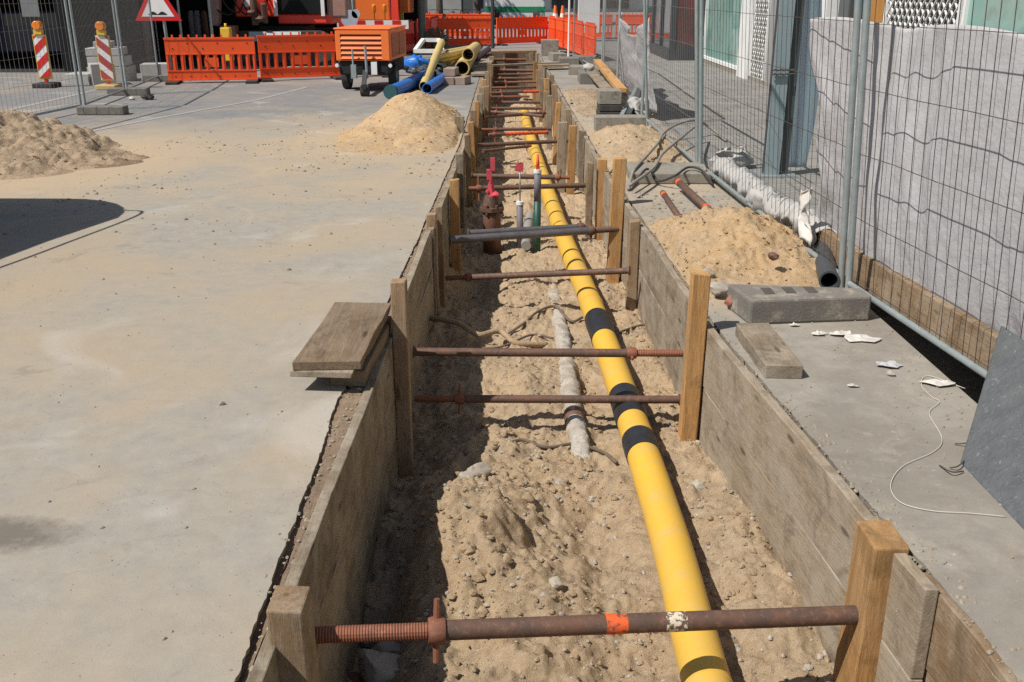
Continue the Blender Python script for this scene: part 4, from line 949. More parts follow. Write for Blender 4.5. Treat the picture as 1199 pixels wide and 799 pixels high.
for i, (a, b) in enumerate([((-3.05, 31.2), (-3.6, 29.2)), ((-2.75, 33.6), (-3.0, 31.4)), ((-2.6, 35.9), (-2.75, 33.8))]):
    barrier(a, b, '%s barrier of the row reddened for its shade side, left of the lamp pole' % ORD[i], REDM, hole_dots=False)  # redder paint stands in for the shade on this row
for i in range(4):
    x = -9+2.1*i; barrier((x, 41), (x+2, 41), '%s barrier of the distant row beyond the machines' % ORD[i], hole_dots=False, grp='distant orange barriers')
for i in range(3):
    x = 2.0+2.1*i; barrier((x, 40), (x+2, 40), '%s distant barrier right of the white vehicle' % ORD[i], hole_dots=False, grp='distant orange barriers')
# red/white striped board behind the compressor
t = thing('striped_barrier', 'red and white striped road barrier board behind the compressor', 'barrier', (-3.6, 28.2, 0))
k = MB(); k.box(-4.9, -2.9, 28.2, 28.24, .80, 1.03); k.build('board', WHT, t)
for i in range(4): x = -4.85+i*.5; MB().prism([V(x, 28.195, .802), V(x+.24, 28.195, .802), V(x+.24, 28.195, 1.028), V(x, 28.195, 1.028)], (0, -.004, 0)).build('red_stripe', REDW, t)
for x in (-4.7, -3.1): MB().box(x, x+.05, 28.245, 28.3, 0, 1.0).build('post', GALV, t)
# ---------------------------------------------------------------- beacons, sign, poles
def beacon(px, py, label, flip=False, faded=False):
    q = P(px, py, 0); t = thing('marker_beacon', label, 'beacon', q, 'striped marker beacons')
    x, y = q.x, q.y
    MB().box(x-.2, x+.2, y-.13, y+.3, 0, .09).build('foot', YELF if faded else RUB, t, bevel=.015)
    MB().box(x-.03, x+.03, y+.08, y+.12, .09, .16).build('neck', REDW, t)
    k = MB(); k.prism([V(x-.13, y+.075, .16), V(x+.13, y+.075, .16), V(x+.13, y+.075, 1.0), V(x-.13, y+.075, 1.0)], (0, .05, 0)); k.build('frame', YPL, t, bevel=.008)
    k = MB(); k.prism([V(x-.115, y+.07, .19), V(x+.115, y+.07, .19), V(x+.115, y+.07, .985), V(x-.115, y+.07, .985)], (0, .004, 0)); k.build('face', WHT, t)
    k = MB(); sg = -1 if flip else 1
    for z in (.02, .32, .62, .92):
        poly = [(-.115, z), (.115, z+.2*1), (.115, z+.36), (-.115, z+.16)]
        if flip: poly = [(-a, b) for a, b in poly][::-1]
        # clip to the face
        def clip(pl, lim, keep):
            out = []
            for i in range(len(pl)):
                a, b = pl[i], pl[(i+1) % len(pl)]
                ia, ib = keep(a[1], lim), keep(b[1], lim)
                if ia: out.append(a)
                if ia != ib: tt = (lim-a[1])/(b[1]-a[1]); out.append((a[0]+(b[0]-a[0])*tt, lim))
            return out
        poly = clip(poly, .19, lambda v, l: v >= l); poly = clip(poly, .985, lambda v, l: v <= l) if poly else poly
        if len(poly) > 2: k.prism([V(x+a, y+.065, b) for a, b in poly], (0, .004, 0))
    k.build('stripes', simple('faded_red', (.42, .05, .05)) if faded else REDW, t)
    k = MB(); k.box(x-.08, x+.08, y+.04, y+.14, 1.0, 1.1); k.build('lamp_housing', YPL, t, bevel=.01)
    k = MB(); k.tube([V(x, y+.02, 1.17), V(x, y+.16, 1.17)], .085, 18); k.build('lamp', LENS, t, 'auto', bevel=.012)
beacon(53, 103, 'bright red and white marker beacon with amber lamp at far left')
beacon(126, 105, 'faded marker beacon with amber lamp behind the wire fence', True, True)
q = V(-7.55, 21.6, 0); t = thing('warning_sign', 'triangular red-bordered road sign with black bumps, on a pole', 'traffic sign', q)
zc = 1.20; Y = 21.6; 
def tri(x, w, zlo): return [(x-w/2, zlo), (x+w/2, zlo), (x, zlo+w*.866)]
pole = q.x
MB().tube([V(pole+.12, 21.66, 0), V(pole+.03, 21.66, 2.3)], .035, 12).build('pole', GALV, t, True)
k = MB(); k.prism([V(a, Y, b) for a, b in tri(pole-.02, 1.0, zc)], (0, .02, 0)); k.build('border', REDW, t)
k = MB(); k.prism([V(a, Y-.004, b) for a, b in tri(pole-.02, .70, zc+.085)], (0, .004, 0)); k.build('face', WHT, t)
k = MB(); bp = [(-.20, .12)]+[(-.20+.4*i/20, .12+.012+.055*abs(math.sin(i/20*math.pi*2))**1.2) for i in range(21)]+[(.20, .12)]
k.prism([V(pole-.02+a, Y-.008, zc+b) for a, b in bp], (0, .004, 0)); k.build('bumps_symbol', BLACK, t)
for i, (px, py, lb) in enumerate([((213), 47, 'thin galvanised pole right of the triangular sign'), (249, 46, 'slim galvanised pole behind the first orange barrier'), (188, 78, 'short thin pole behind the sign pole'), (665.5, 67, 'white thin pole in front of the receding orange barriers'), (577, 57, 'dark pole standing at the trench end'), (674, 20, 'grey pole before the white vehicle')]):
    q = P(px, py, 0) if i in (2, 3, 4) else V(0, 0, 0)
    if i in (0, 1): q = PY(px, py, 24.0); q.z = 0
    if i == 5: q = PY(px, py, 45.0); q.z = 0
    r = [.03, .035, .02, .03, .06, .08][i]
    tag(MB().tube([V(q.x, q.y, 0), V(q.x, q.y, 2.6)], r, 12).build('pole', [GALV, GALV, GALV, WHT, DKM, DKM][i], smooth='auto'), lb, 'pole')
q = P(495, 63, 0); t = thing('lamp_post', 'dark green-grey lamp post behind the pipe pile', 'lamp post', q)
MB().tube([q, V(q.x, q.y, 1.0), V(q.x, q.y, 4.5)], [.12, .115, .10], 18).build('shaft', LAMPG, t, 'auto'); MB().tube([q, q+V(0, 0, .18)], [.2, .16], 18).build('base_collar', CONC, t, 'auto')
# yellow panel behind barrier 1
t = thing('yellow_lamp_box', 'yellow battery box standing behind the first orange barrier', 'box', PY(266, 60, 23.5)*1); t.location.z = 0
q = PY(266, 50, 23.5); MB().box(q.x-.11, q.x+.11, 23.4, 23.6, .25, 1.0).build('box', YPL, t, bevel=.02); MB().tube([V(q.x, 23.5, 1.0), V(q.x, 23.5, 1.09)], .03, 8).build('knob', YPL, t, True)
MB().box(q.x-.03, q.x+.03, 23.46, 23.54, 0, .25).build('stem', DKM, t)
# ---------------------------------------------------------------- pavers pallet
t0 = P(108, 100, 0); x, y = t0.x-.1, t0.y
kk = 0
for (dx, dy, z, w_, h_, l_, lb) in [(-.45, 0, 0, .5, .22, .6, 'low left kerb stone of the pale stone pile'), (.05, -.1, 0, .45, .42, .5, 'slanting kerb stone at the front of the pale pile'), (-.3, .75, 0, .8, .3, .7, 'bottom pale block row behind the faded beacon'), (-.28, .78, .31, .75, .2, .6, 'second pale block row of the stone pile'), (-.30, .78, .52, .7, .16, .6, 'third pale block row of the stone pile'), (-.12, .8, .69, .35, .12, .4, 'single topmost pale block of the stone pile'), (.75, .9, 0, .55, .35, .5, 'pale block right of the faded beacon')]:
    boxP('kerb_stone', simple('pale_kerb', (.40, .39, .37), (.48, .47, .45), 5) if kk == 0 else bpy.data.materials['pale_kerb'], x+dx, x+dx+w_, y+dy, y+dy+l_, z+(.004 if z else 0), z+h_, lb, 'kerb stone', 'pale kerb stones', rz=(.5 if kk == 1 else .03*kk)); kk += 1
# grey cabinet behind
boxP('cabinet', GRYW, -9.6, -9.0, 24.6, 25, 0, 1.15, 'light grey street cabinet behind the stone pile', 'cabinet')
# ---------------------------------------------------------------- compressor
t = thing('compressor', 'orange towable compressor with louvred front on black chassis', 'compressor', (-2.80, 18.75, 0), rz=R(-4))
def ob(name, k, m, sm=False, bev=0, par=None): return k.build(name, m, par or t, sm, bev, local=True)
k = MB(); k.box(-.52, .52, 0, 1.7, .56, 1.12); k.prism([V(-.54, -.02, 1.12), V(.54, -.02, 1.12), V(.54, 1.72, 1.12), V(-.54, 1.72, 1.12)], (0, 0, .035))
ob('body', k, ORM, bev=.03)
k = MB(); k.box(-.50, -.42, -.03, 0, .58, 1.11); k.box(.36, .50, -.03, 0, .58, 1.11); k.box(-.42, .36, -.03, 0, 1.04, 1.11)
for i in range(5):
    z = .60+i*.088; k.prism([V(-.42, -.035, z), V(-.42, -.005, z+.06), V(-.42, 0, z+.06), V(-.42, 0, z)], (.78, 0, 0))
ob('louvre_front', k, ORM)
k = MB(); k.box(-.42, .36, -.004, -.001, .585, 1.04); ob('louvre_shadow_gap', k, BLACK)
k = MB(); k.box(.52, .535, .15, .8, .62, 1.05); k.box(.52, .535, .9, 1.55, .62, 1.05); ob('side_door', k, simple('shade_side_orange', (.50, .13, .06), (.30, .12, .08), 9, .6, 0, .1))  # darker speckled orange stands in for shade on the right side
k = MB(); k.box(-.48, .48, .02, 1.65, .30, .555); ob('chassis', k, BLACK, bev=.03)
for x in (-.46, .46):
    w_ = ob('wheel', MB().tube([V(x-.07, .55, .23), V(x+.07, .55, .23)], .23, 22), RUB, 'auto', .02); ob('rim', MB().tube([V(x-.074, .55, .23), V(x+.074, .55, .23)], .12, 16), GALV, 'auto', par=None)
    ob('mudguard', MB().box(x-.1, x+.1, .25, .85, .47, .52), BLACK, bev=.015)
k = MB(); k.bar(V(0, .1, .38), V(.18, -.9, .18), .08, .08); ob('drawbar', k, DKM)
k = MB(); k.tube([V(.18, -.88, .18), V(.2, -1.0, .17)], .05, 10); k.tube([V(.12, -.86, .10), V(.26, -.86, .10)], .1, 16); ob('jockey_wheel', k, RUB, 'auto')
k = MB(); k.tube([V(-.18, -.1, .25), V(-.18, -.1, .78)], .018, 8); k.tube([V(.08, -.12, .25), V(.07, -.12, .84)], .025, 8); k.box(-.22, -.12, -.14, -.05, .25, .5); ob('hand_levers', k, GALV, 'auto')
k = MB(); k.box(.16, .27, -.10, -.06, .32, .55); ob('plate', k, WHT)
for x in (-.51, .51): ob('reflector', MB().tube([V(x, -.03, .48), V(x, .0, .48)], .035, 12), WHT)
# ---------------------------------------------------------------- pipes pile
def pipe(a, b, r, m, label, wall=.012, cap=None):
    t = thing('spare_pipe', label, 'pipe', (Vector(a)+Vector(b))/2, 'spare pipes on the road')
    MB().hollow(a, b, r, r-wall, 28).build('pipe_body', m, t, 'auto')
    u = (Vector(b)-Vector(a)).normalized()
    if cap: MB().tube([Vector(a)-u*.02, Vector(a)+u*.10], r+.012, 28).build('end_cap', cap, t, 'auto')
DBL = simple('dark_teal_cap', (.03, .10, .11))
pipe(P(457, 108, .12), P(503, 88, .13), .11, BLU, 'blue pipe with dark end cap nearest the compressor wheel', cap=DBL)
pipe(P(500, 104, .10), P(532, 82, .12), .095, BLU, 'blue pipe right of the leaning yellow pipe')
pipe(P(475, 98, .10), P(505, 84, .12), .09, BLU, 'blue pipe between the compressor and the leaning yellow pipe')
a = P(496, 101, .12); pipe(a, PY(517, 50, 23.0), .085, YELF, 'long faded yellow pipe leaning over the blue ones')
pipe(P(541, 80, .17), P(553, 62, .18), .17, YELF, 'largest tan-yellow pipe with open end toward the camera', .03)
pipe(P(512, 83, .15), P(524, 69, .16), .15, DGRN, 'dark green-black pipe ring left of the largest yellow pipe', .012)
pipe(P(521, 76, .10), P(537, 64, .12), .10, YEL, 'bright yellow pipe behind the dark green ring')
pipe(P(509, 68, .40), P(548, 59, .42), .07, YELF, 'thin tan pipe crossing atop the pipe pile')
pipe(P(506, 73, .30), P(545, 66, .30), .06, YELF, 'thin tan pipe second from the top of pile')
pipe(P(548, 64, .45), P(557, 56, .45), .14, YELF, 'tan pipe end at the right top of the pile', .02)
pipe(P(524, 62, .42), P(556, 56, .40), .08, YELF, 'tan pipe farthest back on the pile')
mb = MB().ball(P(487, 76, .14), .3, 30, 20, (1.1, .8, .38)); mb.v = [p+V(noise.noise(p*5), 0, noise.noise(p*6))*.14+V(0, 0, abs(noise.noise(p*13)))*.12 for p in mb.v]
tag(mb.build('blue_tarp', BLU, smooth=True), 'crumpled bright blue tarpaulin behind the leaning pipe', 'tarpaulin')
mb = MB(); q = P(493, 87, .1)
for i in range(40):
    a = i*.5; mb.rock(q+V(.35*math.cos(a*2.1)*random.random()*1.3, .5*random.random(), .12*random.random()), .08, i)
tag(mb.build('rubble', DKM), 'dark rubble and fittings piled among the blue pipes', 'rubble', kind='stuff')
for i, (px, py, z, lb) in enumerate([(520, 100, 0, 'lower brick of the pair before the big yellow pipe'), (523, 99, .16, 'brick standing on another before the big yellow pipe'), (536, 100, 0, 'single brick lying right of the brick pair')]):
    q = P(px, py, 0); boxP('brick', simple('brown_brick', (.27, .20, .16), (.33, .26, .21), 6) if i == 0 else bpy.data.materials['brown_brick'], q.x-.04, q.x+.2, q.y+.02, q.y+.55, z, z+.15, lb, 'brick', 'loose bricks', rz=-.1*i)
# white frame
t = thing('plastic_surround', 'white window-like plastic frame lying beyond the pipes', 'frame', P(505, 66, 0)); a = P(486, 60, .28); b = P(518, 60, .28)
for u_, v_, w_ in ((a, b, .12), (a+V(.1, 1.4, .22), b+V(-.2, 1.4, .22), .09), (a, a+V(.1, 1.4, .22), .1), (b, b+V(-.2, 1.4, .22), .1)): MB().bar(u_, v_, w_, .1).build('rail', WHT, t)
# shrub by the lamp post
def leafball(c, r, n, m, seed, sz=.05):
    rr = random.Random(seed); k = MB()
    for i in range(n):
        d = V(rr.gauss(0, 1), rr.gauss(0, 1), rr.gauss(0, .8)).normalized()*r*rr.random()**.4; p = Vector(c)+d
        a = V(rr.uniform(-1, 1), rr.uniform(-1, 1), rr.uniform(-1, 1)).normalized(); b = a.orthogonal().normalized(); s = sz*rr.uniform(.6, 1.4)
        k.add([p-a*s, p-b*s*.5, p+a*s, p+b*s*.5], [(0, 1, 2, 3)])
    return k
q = P(511, 63, 0); t = thing('weed_clump', 'small grey-green weed clump beside the lamp post', 'plant', q); leafball(q+V(0, 0, .40), .40, 700, LEAF, 2, .05).build('foliage', simple('dusty_leaf', (.14, .16, .10), (.09, .11, .06), 8), t); MB().tube([q, q+V(0, 0, .3)], .02, 6).build('stem', BARK, t)
# ---------------------------------------------------------------- excavator
t = thing('excavator', 'red-orange tracked excavator parked behind the barriers', 'excavator', (-6.0, 26.5, 0))
def we(name, k, m, sm=False, bev=0): return k.build(name, m, t, sm, bev)
for y in (25.6, 27.4):
    k = MB(); pr_ = [(-7.35, .45), (-7.2, .72), (-6.9, .85), (-4.9, .85), (-4.6, .72), (-4.45, .45), (-4.6, .15), (-4.9, .0), (-6.9, .0), (-7.2, .15)]
    k.prism([V(a, y-.22, b) for a, b in pr_], (0, .44, 0)); we('track', k, RUB, bev=.02)
    k = MB()
    for i in range(7): k.tube([V(-6.9+i*.33, y-.25, .2), V(-6.9+i*.33, y+.25, .2)], .12, 12)
    we('track_rollers', k, DKM, 'auto')
we('undercarriage', MB().box(-6.5, -5.3, 25.9, 27.1, .3, .95), BLACK); we('dozer_blade', MB().prism([V(-6.6, 25.1, .62), V(-5.3, 25.1, .62), V(-5.3, 25.2, .84), V(-6.6, 25.2, .84)], (0, .12, 0)), GALV)
k = MB(); k.box(-7.05, -6.0, 25.75, 27.4, 1.18, 2.4); k.box(-6.0, -4.6, 25.85, 27.4, 1.0, 1.25); we('house', k, REDM, bev=.04)
k = MB(); k.box(-6.05, -4.75, 25.8, 27.0, 1.25, 2.9); we('cab_glass', k, DKF)
k = MB(); 
for x in (-6.06, -4.86): k.box(x, x+.09, 25.74, 25.8, 1.2, 2.9)
we('cab_pillar', k, WHT)
we('white_panel', MB().box(-6.85, -6.45, 25.73, 25.75, 1.42, 1.8), WHT)
we('counterweight', MB().box(-4.74, -4.2, 25.85, 27.3, 1.15, 2.2), simple('dusty_grey_red', (.30, .22, .20), (.35, .14, .09), 6), bev=.06)
k = MB(); k.bar(V(-6.3, 25.5, 1.3), V(-6.35, 25.2, 2.8), .3, .3, (1, 0, 0)); we('boom', k, REDM, bev=.03)
k = MB(); k.tube([V(-6.45, 25.35, 1.0), V(-6.45, 25.3, 1.6)], .09, 12); k.tube([V(-6.2, 25.35, 1.05), V(-6.2, 25.25, 1.5)], .07, 12); k.rock(V(-6.3, 25.2, 1.15), .13, 5); k.rock(V(-6.5, 25.15, 1.3), .1, 6); we('swing_bracket', k, RUST)
for i in range(5):
    x = -7.3+i*.2; we('hydraulic_hose', MB().tube(spline([V(x, 25.6, 2.2), V(x-.15+.05*i, 25.3, 1.5+.08*(i % 3)), V(x+.25, 25.35, 1.25+.05*(i % 2)), V(x+.45, 25.6, 1.9)], 8), .022, 8), BLACK, True)
k = MB(); k.bar(V(-7.5, 25.5, 1.0), V(-7.35, 25.3, 1.9), .22, .3, (1, 0, 0)); we('hydraulic_breaker_mount', k, simple('grey_pink_dust', (.35, .25, .22), (.25, .2, .17), 9), bev=.03)
k = MB(); k.box(-7.35, -6.95, 25.2, 25.6, .55, .98); we('attachment_head', k, simple('dirty_tan', (.30, .19, .12), (.2, .12, .08), 9), bev=.04)
# orange container machine and chipper
t = thing('site_machine', 'tall orange machine with red post behind the compressor', 'machine', (-4.3, 29.6, 0))
MB().box(-4.85, -3.5, 29.4, 31, .95, 2.6).build('cover', ORM, t, bev) if False else MB().box(-4.85, -3.55, 29.4, 31, .98, 2.6).build('cover', ORM, t, bevel=.04)
MB().box(-3.5, -3.3, 29.35, 29.55, 0, 2.6).build('mast', REDM, t); MB().box(-4.7, -3.6, 29.5, 30.9, .35, .97).build('base', DKM, t); MB().box(-3.28, -2.95, 29.5, 30.5, 1.2, 2.4).build('side_hopper', simple('burnt_orange', (.45, .12, .02), (.3, .08, .02), 7), t, bevel=.03)
for x in (-4.6, -3.8): MB().tube([V(x, 29.6, .3), V(x+.2, 29.6, .3)], .3, 18).build('wheel', RUB, t, 'auto')
for i, x in enumerate((-3.9, -3.6)):
    tag(MB().tube([V(x, 28.6, .0), V(x, 28.6, 1.2), V(x, 28.6, 1.25), V(x, 28.6, 1.42), V(x, 28.6, 1.45)], [.02, .02, .06, .06, .03], 12).build('warning_lamp', LENS, smooth='auto'), ['amber warning lamp on a rod, left one behind compressor', 'amber warning lamp on a rod, right one behind compressor'][i], 'lamp')
q = PY(410, 22, 26); t = thing('round_sign', 'pale grey back of a round sign with two posts', 'traffic sign', (q.x, 26, 0))
k = MB(); k.tube([V(q.x, 25.88, q.z), V(q.x, 25.91, q.z)], .22, 24); k.tube([V(q.x+.17, 25.88, q.z+.12), V(q.x+.17, 25.91, q.z+.12)], .11, 18); k.build('plate', simple('pale_violet_grey', (.42, .44, .50)), t, 'auto')
k = MB(); k.tube([V(q.x-.03, 25.96, 0), V(q.x-.03, 25.96, 2.4)], .03, 10); k.tube([V(q.x+.08, 25.96, 0), V(q.x+.08, 25.96, 2.4)], .03, 10); k.build('posts', GALV, t, True)
# ---------------------------------------------------------------- background buildings and street
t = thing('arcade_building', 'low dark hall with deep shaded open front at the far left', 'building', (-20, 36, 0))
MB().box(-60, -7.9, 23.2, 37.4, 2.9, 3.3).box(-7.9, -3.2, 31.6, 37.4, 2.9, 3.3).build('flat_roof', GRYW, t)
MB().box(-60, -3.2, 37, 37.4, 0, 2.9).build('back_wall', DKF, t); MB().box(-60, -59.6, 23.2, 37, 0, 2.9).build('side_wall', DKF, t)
MB().box(-60, -7.9, 23.3, 37, 0, .012).box(-7.9, -3.2, 31.7, 37, 0, .012).build('arcade_floor', simple('hall_shade_paving', (.035, .035, .036)), t)  # floor colour darkened in place of the shade under the roof
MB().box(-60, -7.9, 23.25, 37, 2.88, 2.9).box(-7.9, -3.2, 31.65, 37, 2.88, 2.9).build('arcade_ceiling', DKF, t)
for i in range(8):
    x = -14-i*5.0; MB().box(x-.2, x+.2, 23.4, 23.8, .012, 2.9).build('column', DKM, t)
t = thing('dark_hoarding', 'dark blue-grey panel standing behind the middle fence', 'hoarding', (-9.4, 23.1, 0))
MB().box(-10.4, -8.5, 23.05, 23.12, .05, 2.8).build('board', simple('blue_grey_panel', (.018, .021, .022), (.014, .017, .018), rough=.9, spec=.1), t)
MB().box(-11.15, -10.75, 23.0, 23.03, 1.25, 2.7).build('pale_sheet', simple('grey_sheet', (.20, .21, .21)), t); MB().box(-12.0, -11.2, 23.0, 23.03, 1.72, 1.95).build('pale_strip', bpy.data.materials['grey_sheet'], t)
# dark car
t = thing('parked_car', 'dark blue car parked in shade behind the left fence', 'car', (-12.6, 26.2, 0)); y = 25.4
prof = [(-14.3, .3), (-14.3, .75), (-13.9, .88), (-13.3, .95), (-12.8, 1.32), (-11.4, 1.35), (-10.8, .98), (-10.3, .88), (-10.2, .3)]
MB().prism([V(a, y, b) for a, b in prof], (0, 1.7, 0)).build('body', CARP, t, bevel=.06)
MB().prism([V(-13.15, y-.01, .98), V(-12.7, y-.01, 1.26), V(-11.5, y-.01, 1.28), V(-11.0, y-.01, .98)], (0, 1.72, 0)).build('window', DGL, t)
for x in (-13.5, -11.0): MB().tube([V(x, y-.02, .32), V(x, y+.2, .32)], .32, 20).build('wheel', RUB, t, 'auto')
MB().box(-14.34, -14.2, y+.1, y+.5, .6, .75).build('headlight', WHT, t)
# cluster of poles in the dark zone
for i, (px, lb) in enumerate([(225, 'pale bollard in the dark arcade, left of three'), (232, 'pale bollard in the dark arcade, middle of three'), (240, 'reddish bollard in the dark arcade, right of three')]):
    q = PY(px, 30, 30); tag(MB().tube([V(q.x, 30, 0), V(q.x, 30, 1.15), V(q.x, 30, 1.25)], [.09, .09, .05], 12).build('bollard', [GRYW, GRYW, RUST][i], smooth='auto'), lb, 'bollard')
# white vehicle with green band
t = thing('white_van', 'white box vehicle with a green stripe beyond the trench end', 'van', (0.3, 58, 0))
MB().box(-1.5, 1.9, 58, 63, .2, 2.9).build('body', WHT, t, bevel=.06); MB().box(-1.51, 1.91, 57.985, 58, .66, .96).build('green_stripe', GREENB, t)
for x in (-1.0, 1.2): MB().tube([V(x, 58.1, .4), V(x+.3, 58.1, .4)], .4, 18).build('wheel', RUB, t, 'auto')
MB().box(-1.3, 1.7, 58.05, 62.9, .1, .19).build('chassis', BLACK, t)
MB().box(-.6, 1.2, 57.98, 58, 1.7, 2.5).build('window', DGL, t)
t = thing('city_building', 'pale building far behind the trench end', 'building', (0, 92, 0))
MB().box(-40, 45, 92, 110, 0, 16).build('wall', simple('pale_stucco', (.55, .53, .5), (.45, .44, .42), .6), t)
for i in range(18):
    x = -36+i*4.4; MB().box(x, x+2.6, 91.9, 91.99, .3, 2.9).build('window', DGL, t)
MB().box(-40, 45, 90.5, 92, 3.1, 3.5).build('canopy', WHT, t)
t = thing('city_building', 'dark glazed shop front behind the parked bicycles', 'building', (-6, 66, 0))
MB().box(-24, -2.5, 66, 72, 0, 6).build('wall', simple('mid_dark_front', (.07, .075, .08)), t)
for i in range(6): x = -22+i*3.3; MB().box(x, x+2.2, 65.93, 65.99, .4, 2.8).build('window', [TEAL, DGL, GRYW][i % 3], t)
# trees
def tree(x, y, h, label, seed, r=.18):
    t = thing('street_tree', label, 'tree', (x, y, 0), 'street trees'); rr = random.Random(seed); k = MB()
    k.tube([V(x, y, -.05), V(x+.03, y, .4), V(x, y, h*.4), V(x+.1, y, h*.8)], [r*1.35, r, r*.8, r*.3], 12)
    for i in range(7):
        a = rr.uniform(0, 6.28); z0 = h*rr.uniform(.35, .6); e = V(x+math.cos(a)*h*.25, y+math.sin(a)*h*.25, z0+h*.25)
        k.tube([V(x+.03, y, z0), (V(x, y, z0)+e)/2+V(0, 0, .2), e], [r*.4, r*.25, r*.08], 7)
    k.build('trunk', BARK, t, True); c = MB()
    for i in range(14):
        a = rr.uniform(0, 6.28); q = rr.uniform(.05, .28)*h; s = leafball(V(x+math.cos(a)*q, y+math.sin(a)*q, h*rr.uniform(.6, 1)), h*.13, 260, LEAF, seed*50+i, .14); c.add(s.v, s.f)
    c.build('crown', LEAF, t)
tree(-3.6, 50, 8, 'street tree left of the parked bicycles', 1); tree(-1.9, 54, 9, 'street tree beside the white vehicle, left side', 2, .22); tree(2.6, 56, 9, 'street tree right of the white vehicle', 3, .25); tree(-6.3, 56, 8, 'street tree behind the site machine', 4); tree(4.2, 60, 9, 'street tree farthest right in the background', 5)
# bicycles
def bike(x, y, rz, label, m):
    t = thing('bicycle', label, 'bicycle', (x, y, 0), 'parked bicycles', rz)
    def lo(n, k, mm, sm=True): return k.build(n, mm, t, sm, local=True)
    for cx in (-.52, .52):
        ring = [V(cx+.33*math.cos(a*math.pi/12), 0, .34+.33*math.sin(a*math.pi/12)) for a in range(25)]; lo('wheel', MB().tube(ring, .018, 6, False), RUB)
    k = MB(); A_, B_, C_, D_, E_ = V(-.52, 0, .34), V(-.12, 0, .3), V(-.25, 0, .8), V(.34, 0, .82), V(.52, 0, .34)
    for a, b in ((A_, B_), (A_, C_), (B_, C_), (B_, D_), (C_, D_), (D_, E_), (D_, V(.3, 0, .98))): k.tube([a, b], .018, 6)
    lo('frame', k, m); lo('handlebar', MB().tube([V(.25, -.28, 1.0), V(.32, 0, .98), V(.25, .28, 1.0)], .014, 6), BLACK); lo('saddle', MB().ball(V(-.28, 0, .9), .12, 8, 6, (1.2, .6, .35)), BLACK)
for i in range(6):
    bike(-4.4+i*.55, 46+.3*(i % 2), R(70+12*i), '%s bicycle from the left in the far parked row' % ORD[i], [DKM, REDM, BLACK, GALV, DGRN, BLU][i])
tag(MB().tube([V(-3.95, 36, 0), V(-3.95, 36, 1.9)], .09, 12).build('bollard', YPL, smooth='auto'), 'yellow post left of the lamp post, beyond the machines', 'post')
# cones
for i, x in enumerate((1.75, 2.05)):
    t = thing('traffic_cone', ['left orange cone behind the trench end barriers', 'right orange cone behind the trench end barriers'][i], 'cone', (x, 40.9, 0), 'traffic cones')
    MB().box(x-.2, x+.2, 40.7, 41.1, 0, .05).build('foot', BLACK, t); MB().tube([V(x, 40.9, .05), V(x, 40.9, 1.25)], [.2, .05], 16).build('cone_body', ORM, t, 'auto'); MB().tube([V(x, 40.9, .7), V(x, 40.9, .95)], [.125, .09], 16, False).build('band', WHT, t, True)
boxP('switch_cabinet', WHT, 2.5, 3.3, 38, 38.4, .3, 1.55, 'white switch cabinet behind the receding orange barriers', 'cabinet')
# ---------------------------------------------------------------- shop front on the right
t = thing('shop_building', 'shop building with teal glass, white frames and lattice grilles', 'building', (5.6, 18, 0)); X = 5.12
def sb(n, k, m, bev=0): return k.build(n, m, t, bevel=bev)
sb('wall', MB().box(X+.12, 12, -4, 30, 0, 9), GRYW)
sb('plinth', MB().box(X-.01, X+.12, -4, 26.9, 0, .08), CONC)
for (y0, y1) in ((22.4, 26.8), (-3, 3.4), (3.5, 7.4), (7.5, 11.5)): 
    g_ = sb('window', MB().box(X+.04, X+.10, y0, y1, .1, 2.9), TEAL)
    f = MB()
    for y in (y0, y1-.06): f.box(X, X+.11, y, y+.06, .1, 2.95)
    f.box(X, X+.11, y0+.06, y1-.06, .1, .18); f.box(X, X+.11, y0+.06, y1-.06, 2.87, 2.95); sb('window_frame', f, WHT)
sb('pillar', MB().box(X-.06, X+.12, 21.45, 22.35, 0, 3.4), WHT); sb('wall_panel', MB().box(X+.02, X+.12, 17.7, 20.1, 0, 3.2), GRYW); sb('white_box', MB().box(X-.12, X+.12, 16.1, 17.65, 1.35, 2.6), WHT)
sb('doorway', MB().box(X+.06, X+.12, 14.6, 16.05, .02, 2.7), DGL); sb('orange_jamb', MB().box(X-.0, X+.12, 13.95, 14.5, .02, 2.7), simple('ochre_paint', (.42, .20, .05)))
for (y0, y1) in ((20.15, 21.4), (11.55, 13.9)):
    sb('grille_backing', MB().box(X+.08, X+.12, y0, y1, .05, 2.8), BLACK); f = MB(); s = .17; hh = 2.7; L = y1-y0; nn = int((L+hh)/s)
    for i in range(nn+1):
        c = i*s
        for sg in (0, 1):
            a0, b0 = (max(0, c-hh), min(c, hh)), (min(c, L), max(0, c-L))
            if b0[0] <= a0[0]: continue
            ya, za, yb, zb_ = a0[0], a0[1], b0[0], b0[1]
            if sg: ya, yb = L-ya, L-yb
            f.bar(V(X+.02+.012*sg, y0+ya, .05+za), V(X+.02+.012*sg, y0+yb, .05+zb_), .022, .01, (1, 0, 0) if False else None)
    sb('lattice_grille', f, WHT)
    for y in (y0, y1-.05): sb('grille_post', MB().box(X-.01, X+.1, y, y+.05, .05, 2.85), WHT)
t = thing('glass_porch', 'dark grey metal framed glass porch beyond the shop window', 'porch', (4.2, 30, 0))
xa_, xb_, ya_, yb_ = 4.35, 5.3, 27.4, 33.0
def sp_(n, k, m): return k.build(n, m, t)
sp_('plinth', MB().box(xa_-.05, xb_, ya_, yb_, 0, .28), DKM)
for y in (ya_, 29.3, 31.1, yb_-.12): sp_('frame_post', MB().box(xa_-.02, xa_+.12, y, y+.2, .28, 3), DKM)
sp_('frame_post', MB().box(xb_-.15, xb_, ya_, ya_+.2, .28, 3), DKM); sp_('frame_rail', MB().box(xa_+.125, xb_-.155, ya_+.01, ya_+.12, .28, .42), DKM)
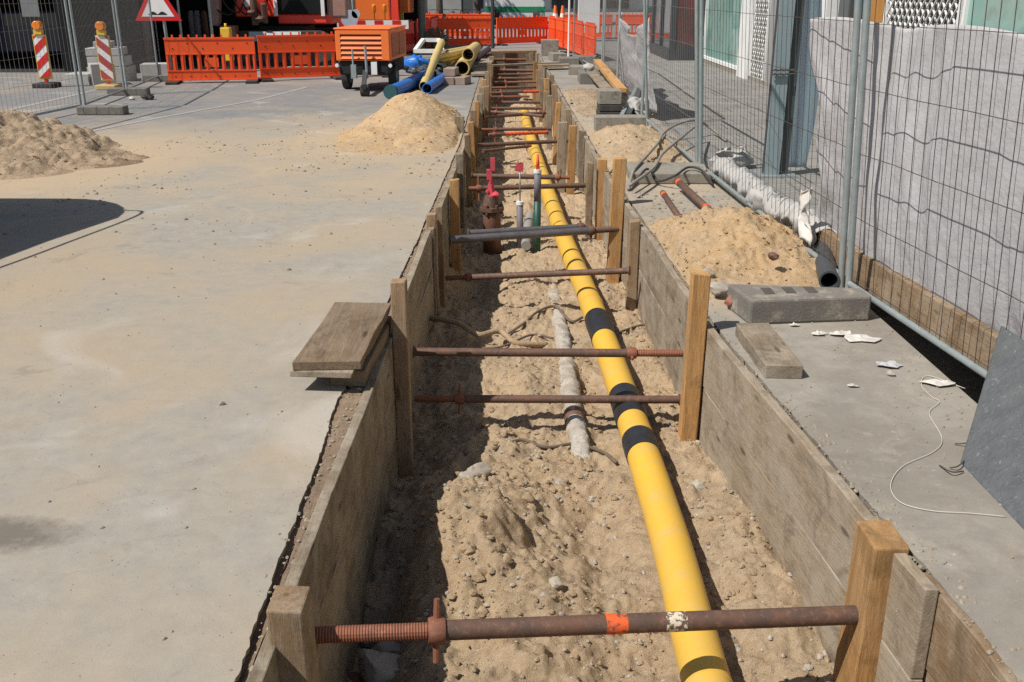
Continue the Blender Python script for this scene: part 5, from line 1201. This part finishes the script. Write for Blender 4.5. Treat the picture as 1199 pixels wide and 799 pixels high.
sp_('glass', MB().box(xa_+.03, xa_+.06, ya_+.1, yb_, .28, 2.9), DGL); sp_('glass', MB().box(xa_+.1, xb_-.1, ya_+.03, ya_+.06, .42, 2.9), simple('red_reflection_glass', (.20, .03, .03), (.03, .05, .05), 2, .1, 0, 0, spec=.7))  # red and green reflections are put into the end pane's colour
sp_('roof', MB().box(xa_-.2, xb_, ya_-.2, yb_, 3, 3.2), DKM)
# ---------------------------------------------------------------- unseen caster added outside the left edge to throw the shadow
t = thing('shadow_caster', 'unseen skip-shaped tub added just outside the left edge to cast a big shadow', 'skip', (-5.4, 6.2, 0))
k = MB(); zt = 1.5; x1_, x0_ = -4.38, -6.2
b_ = [V(x0_, 4.9, .1), V(x1_-.2, 4.9, .1), V(x1_-.2, 7.5, .1), V(x0_, 7.5, .1)]; tp = [V(x0_, 3.2, zt), V(x1_, 3.2, zt), V(x1_, 7.6, zt), V(x0_, 8.2, zt)]
tp = [V(x0_, 3.6, zt), V(x1_-.8, 3.6, zt), V(x1_-.22, 6.6, zt), V(x1_, 7.4, zt)]+[V(x1_-.75+.75*math.cos(a*math.pi/12), 7.4+.75*math.sin(a*math.pi/12), zt) for a in range(1, 7)]+[V(x0_, 8.2, zt)]; b_ = [V(x0_, 4.9, .1), V(x1_-.9, 4.9, .1), V(x1_-.4, 6.3, .1), V(x1_-.2, 7.0, .1)]+[V(x1_-.8+.6*math.cos(a*math.pi/12), 7.0+.5*math.sin(a*math.pi/12), .1) for a in range(1, 7)]+[V(x0_, 7.5, .1)]
N_ = len(tp); k.add(b_+tp, [tuple(range(N_-1, -1, -1))]+[(i, (i+1) % N_, N_+(i+1) % N_, N_+i) for i in range(N_)]); k.build('tub', simple('caster_paint', (.08, .14, .2), (.1, .12, .13), 4), t)
MB().tube(tp+[tp[0]], .04, 8).build('rim', DKM, t, True)
MB().tube(spline([V(-5.15, 3.9, 1.5), V(-4.62, 5.6, 1.5), V(-4.38, 6.6, 1.5), V(-4.2, 7.55, 1.5), V(-4.4, 7.7, 1.5)], 6), .014, 6).build('shadow_bar', DKM, t, True)  # thin rod added to draw the line beside the big shadow
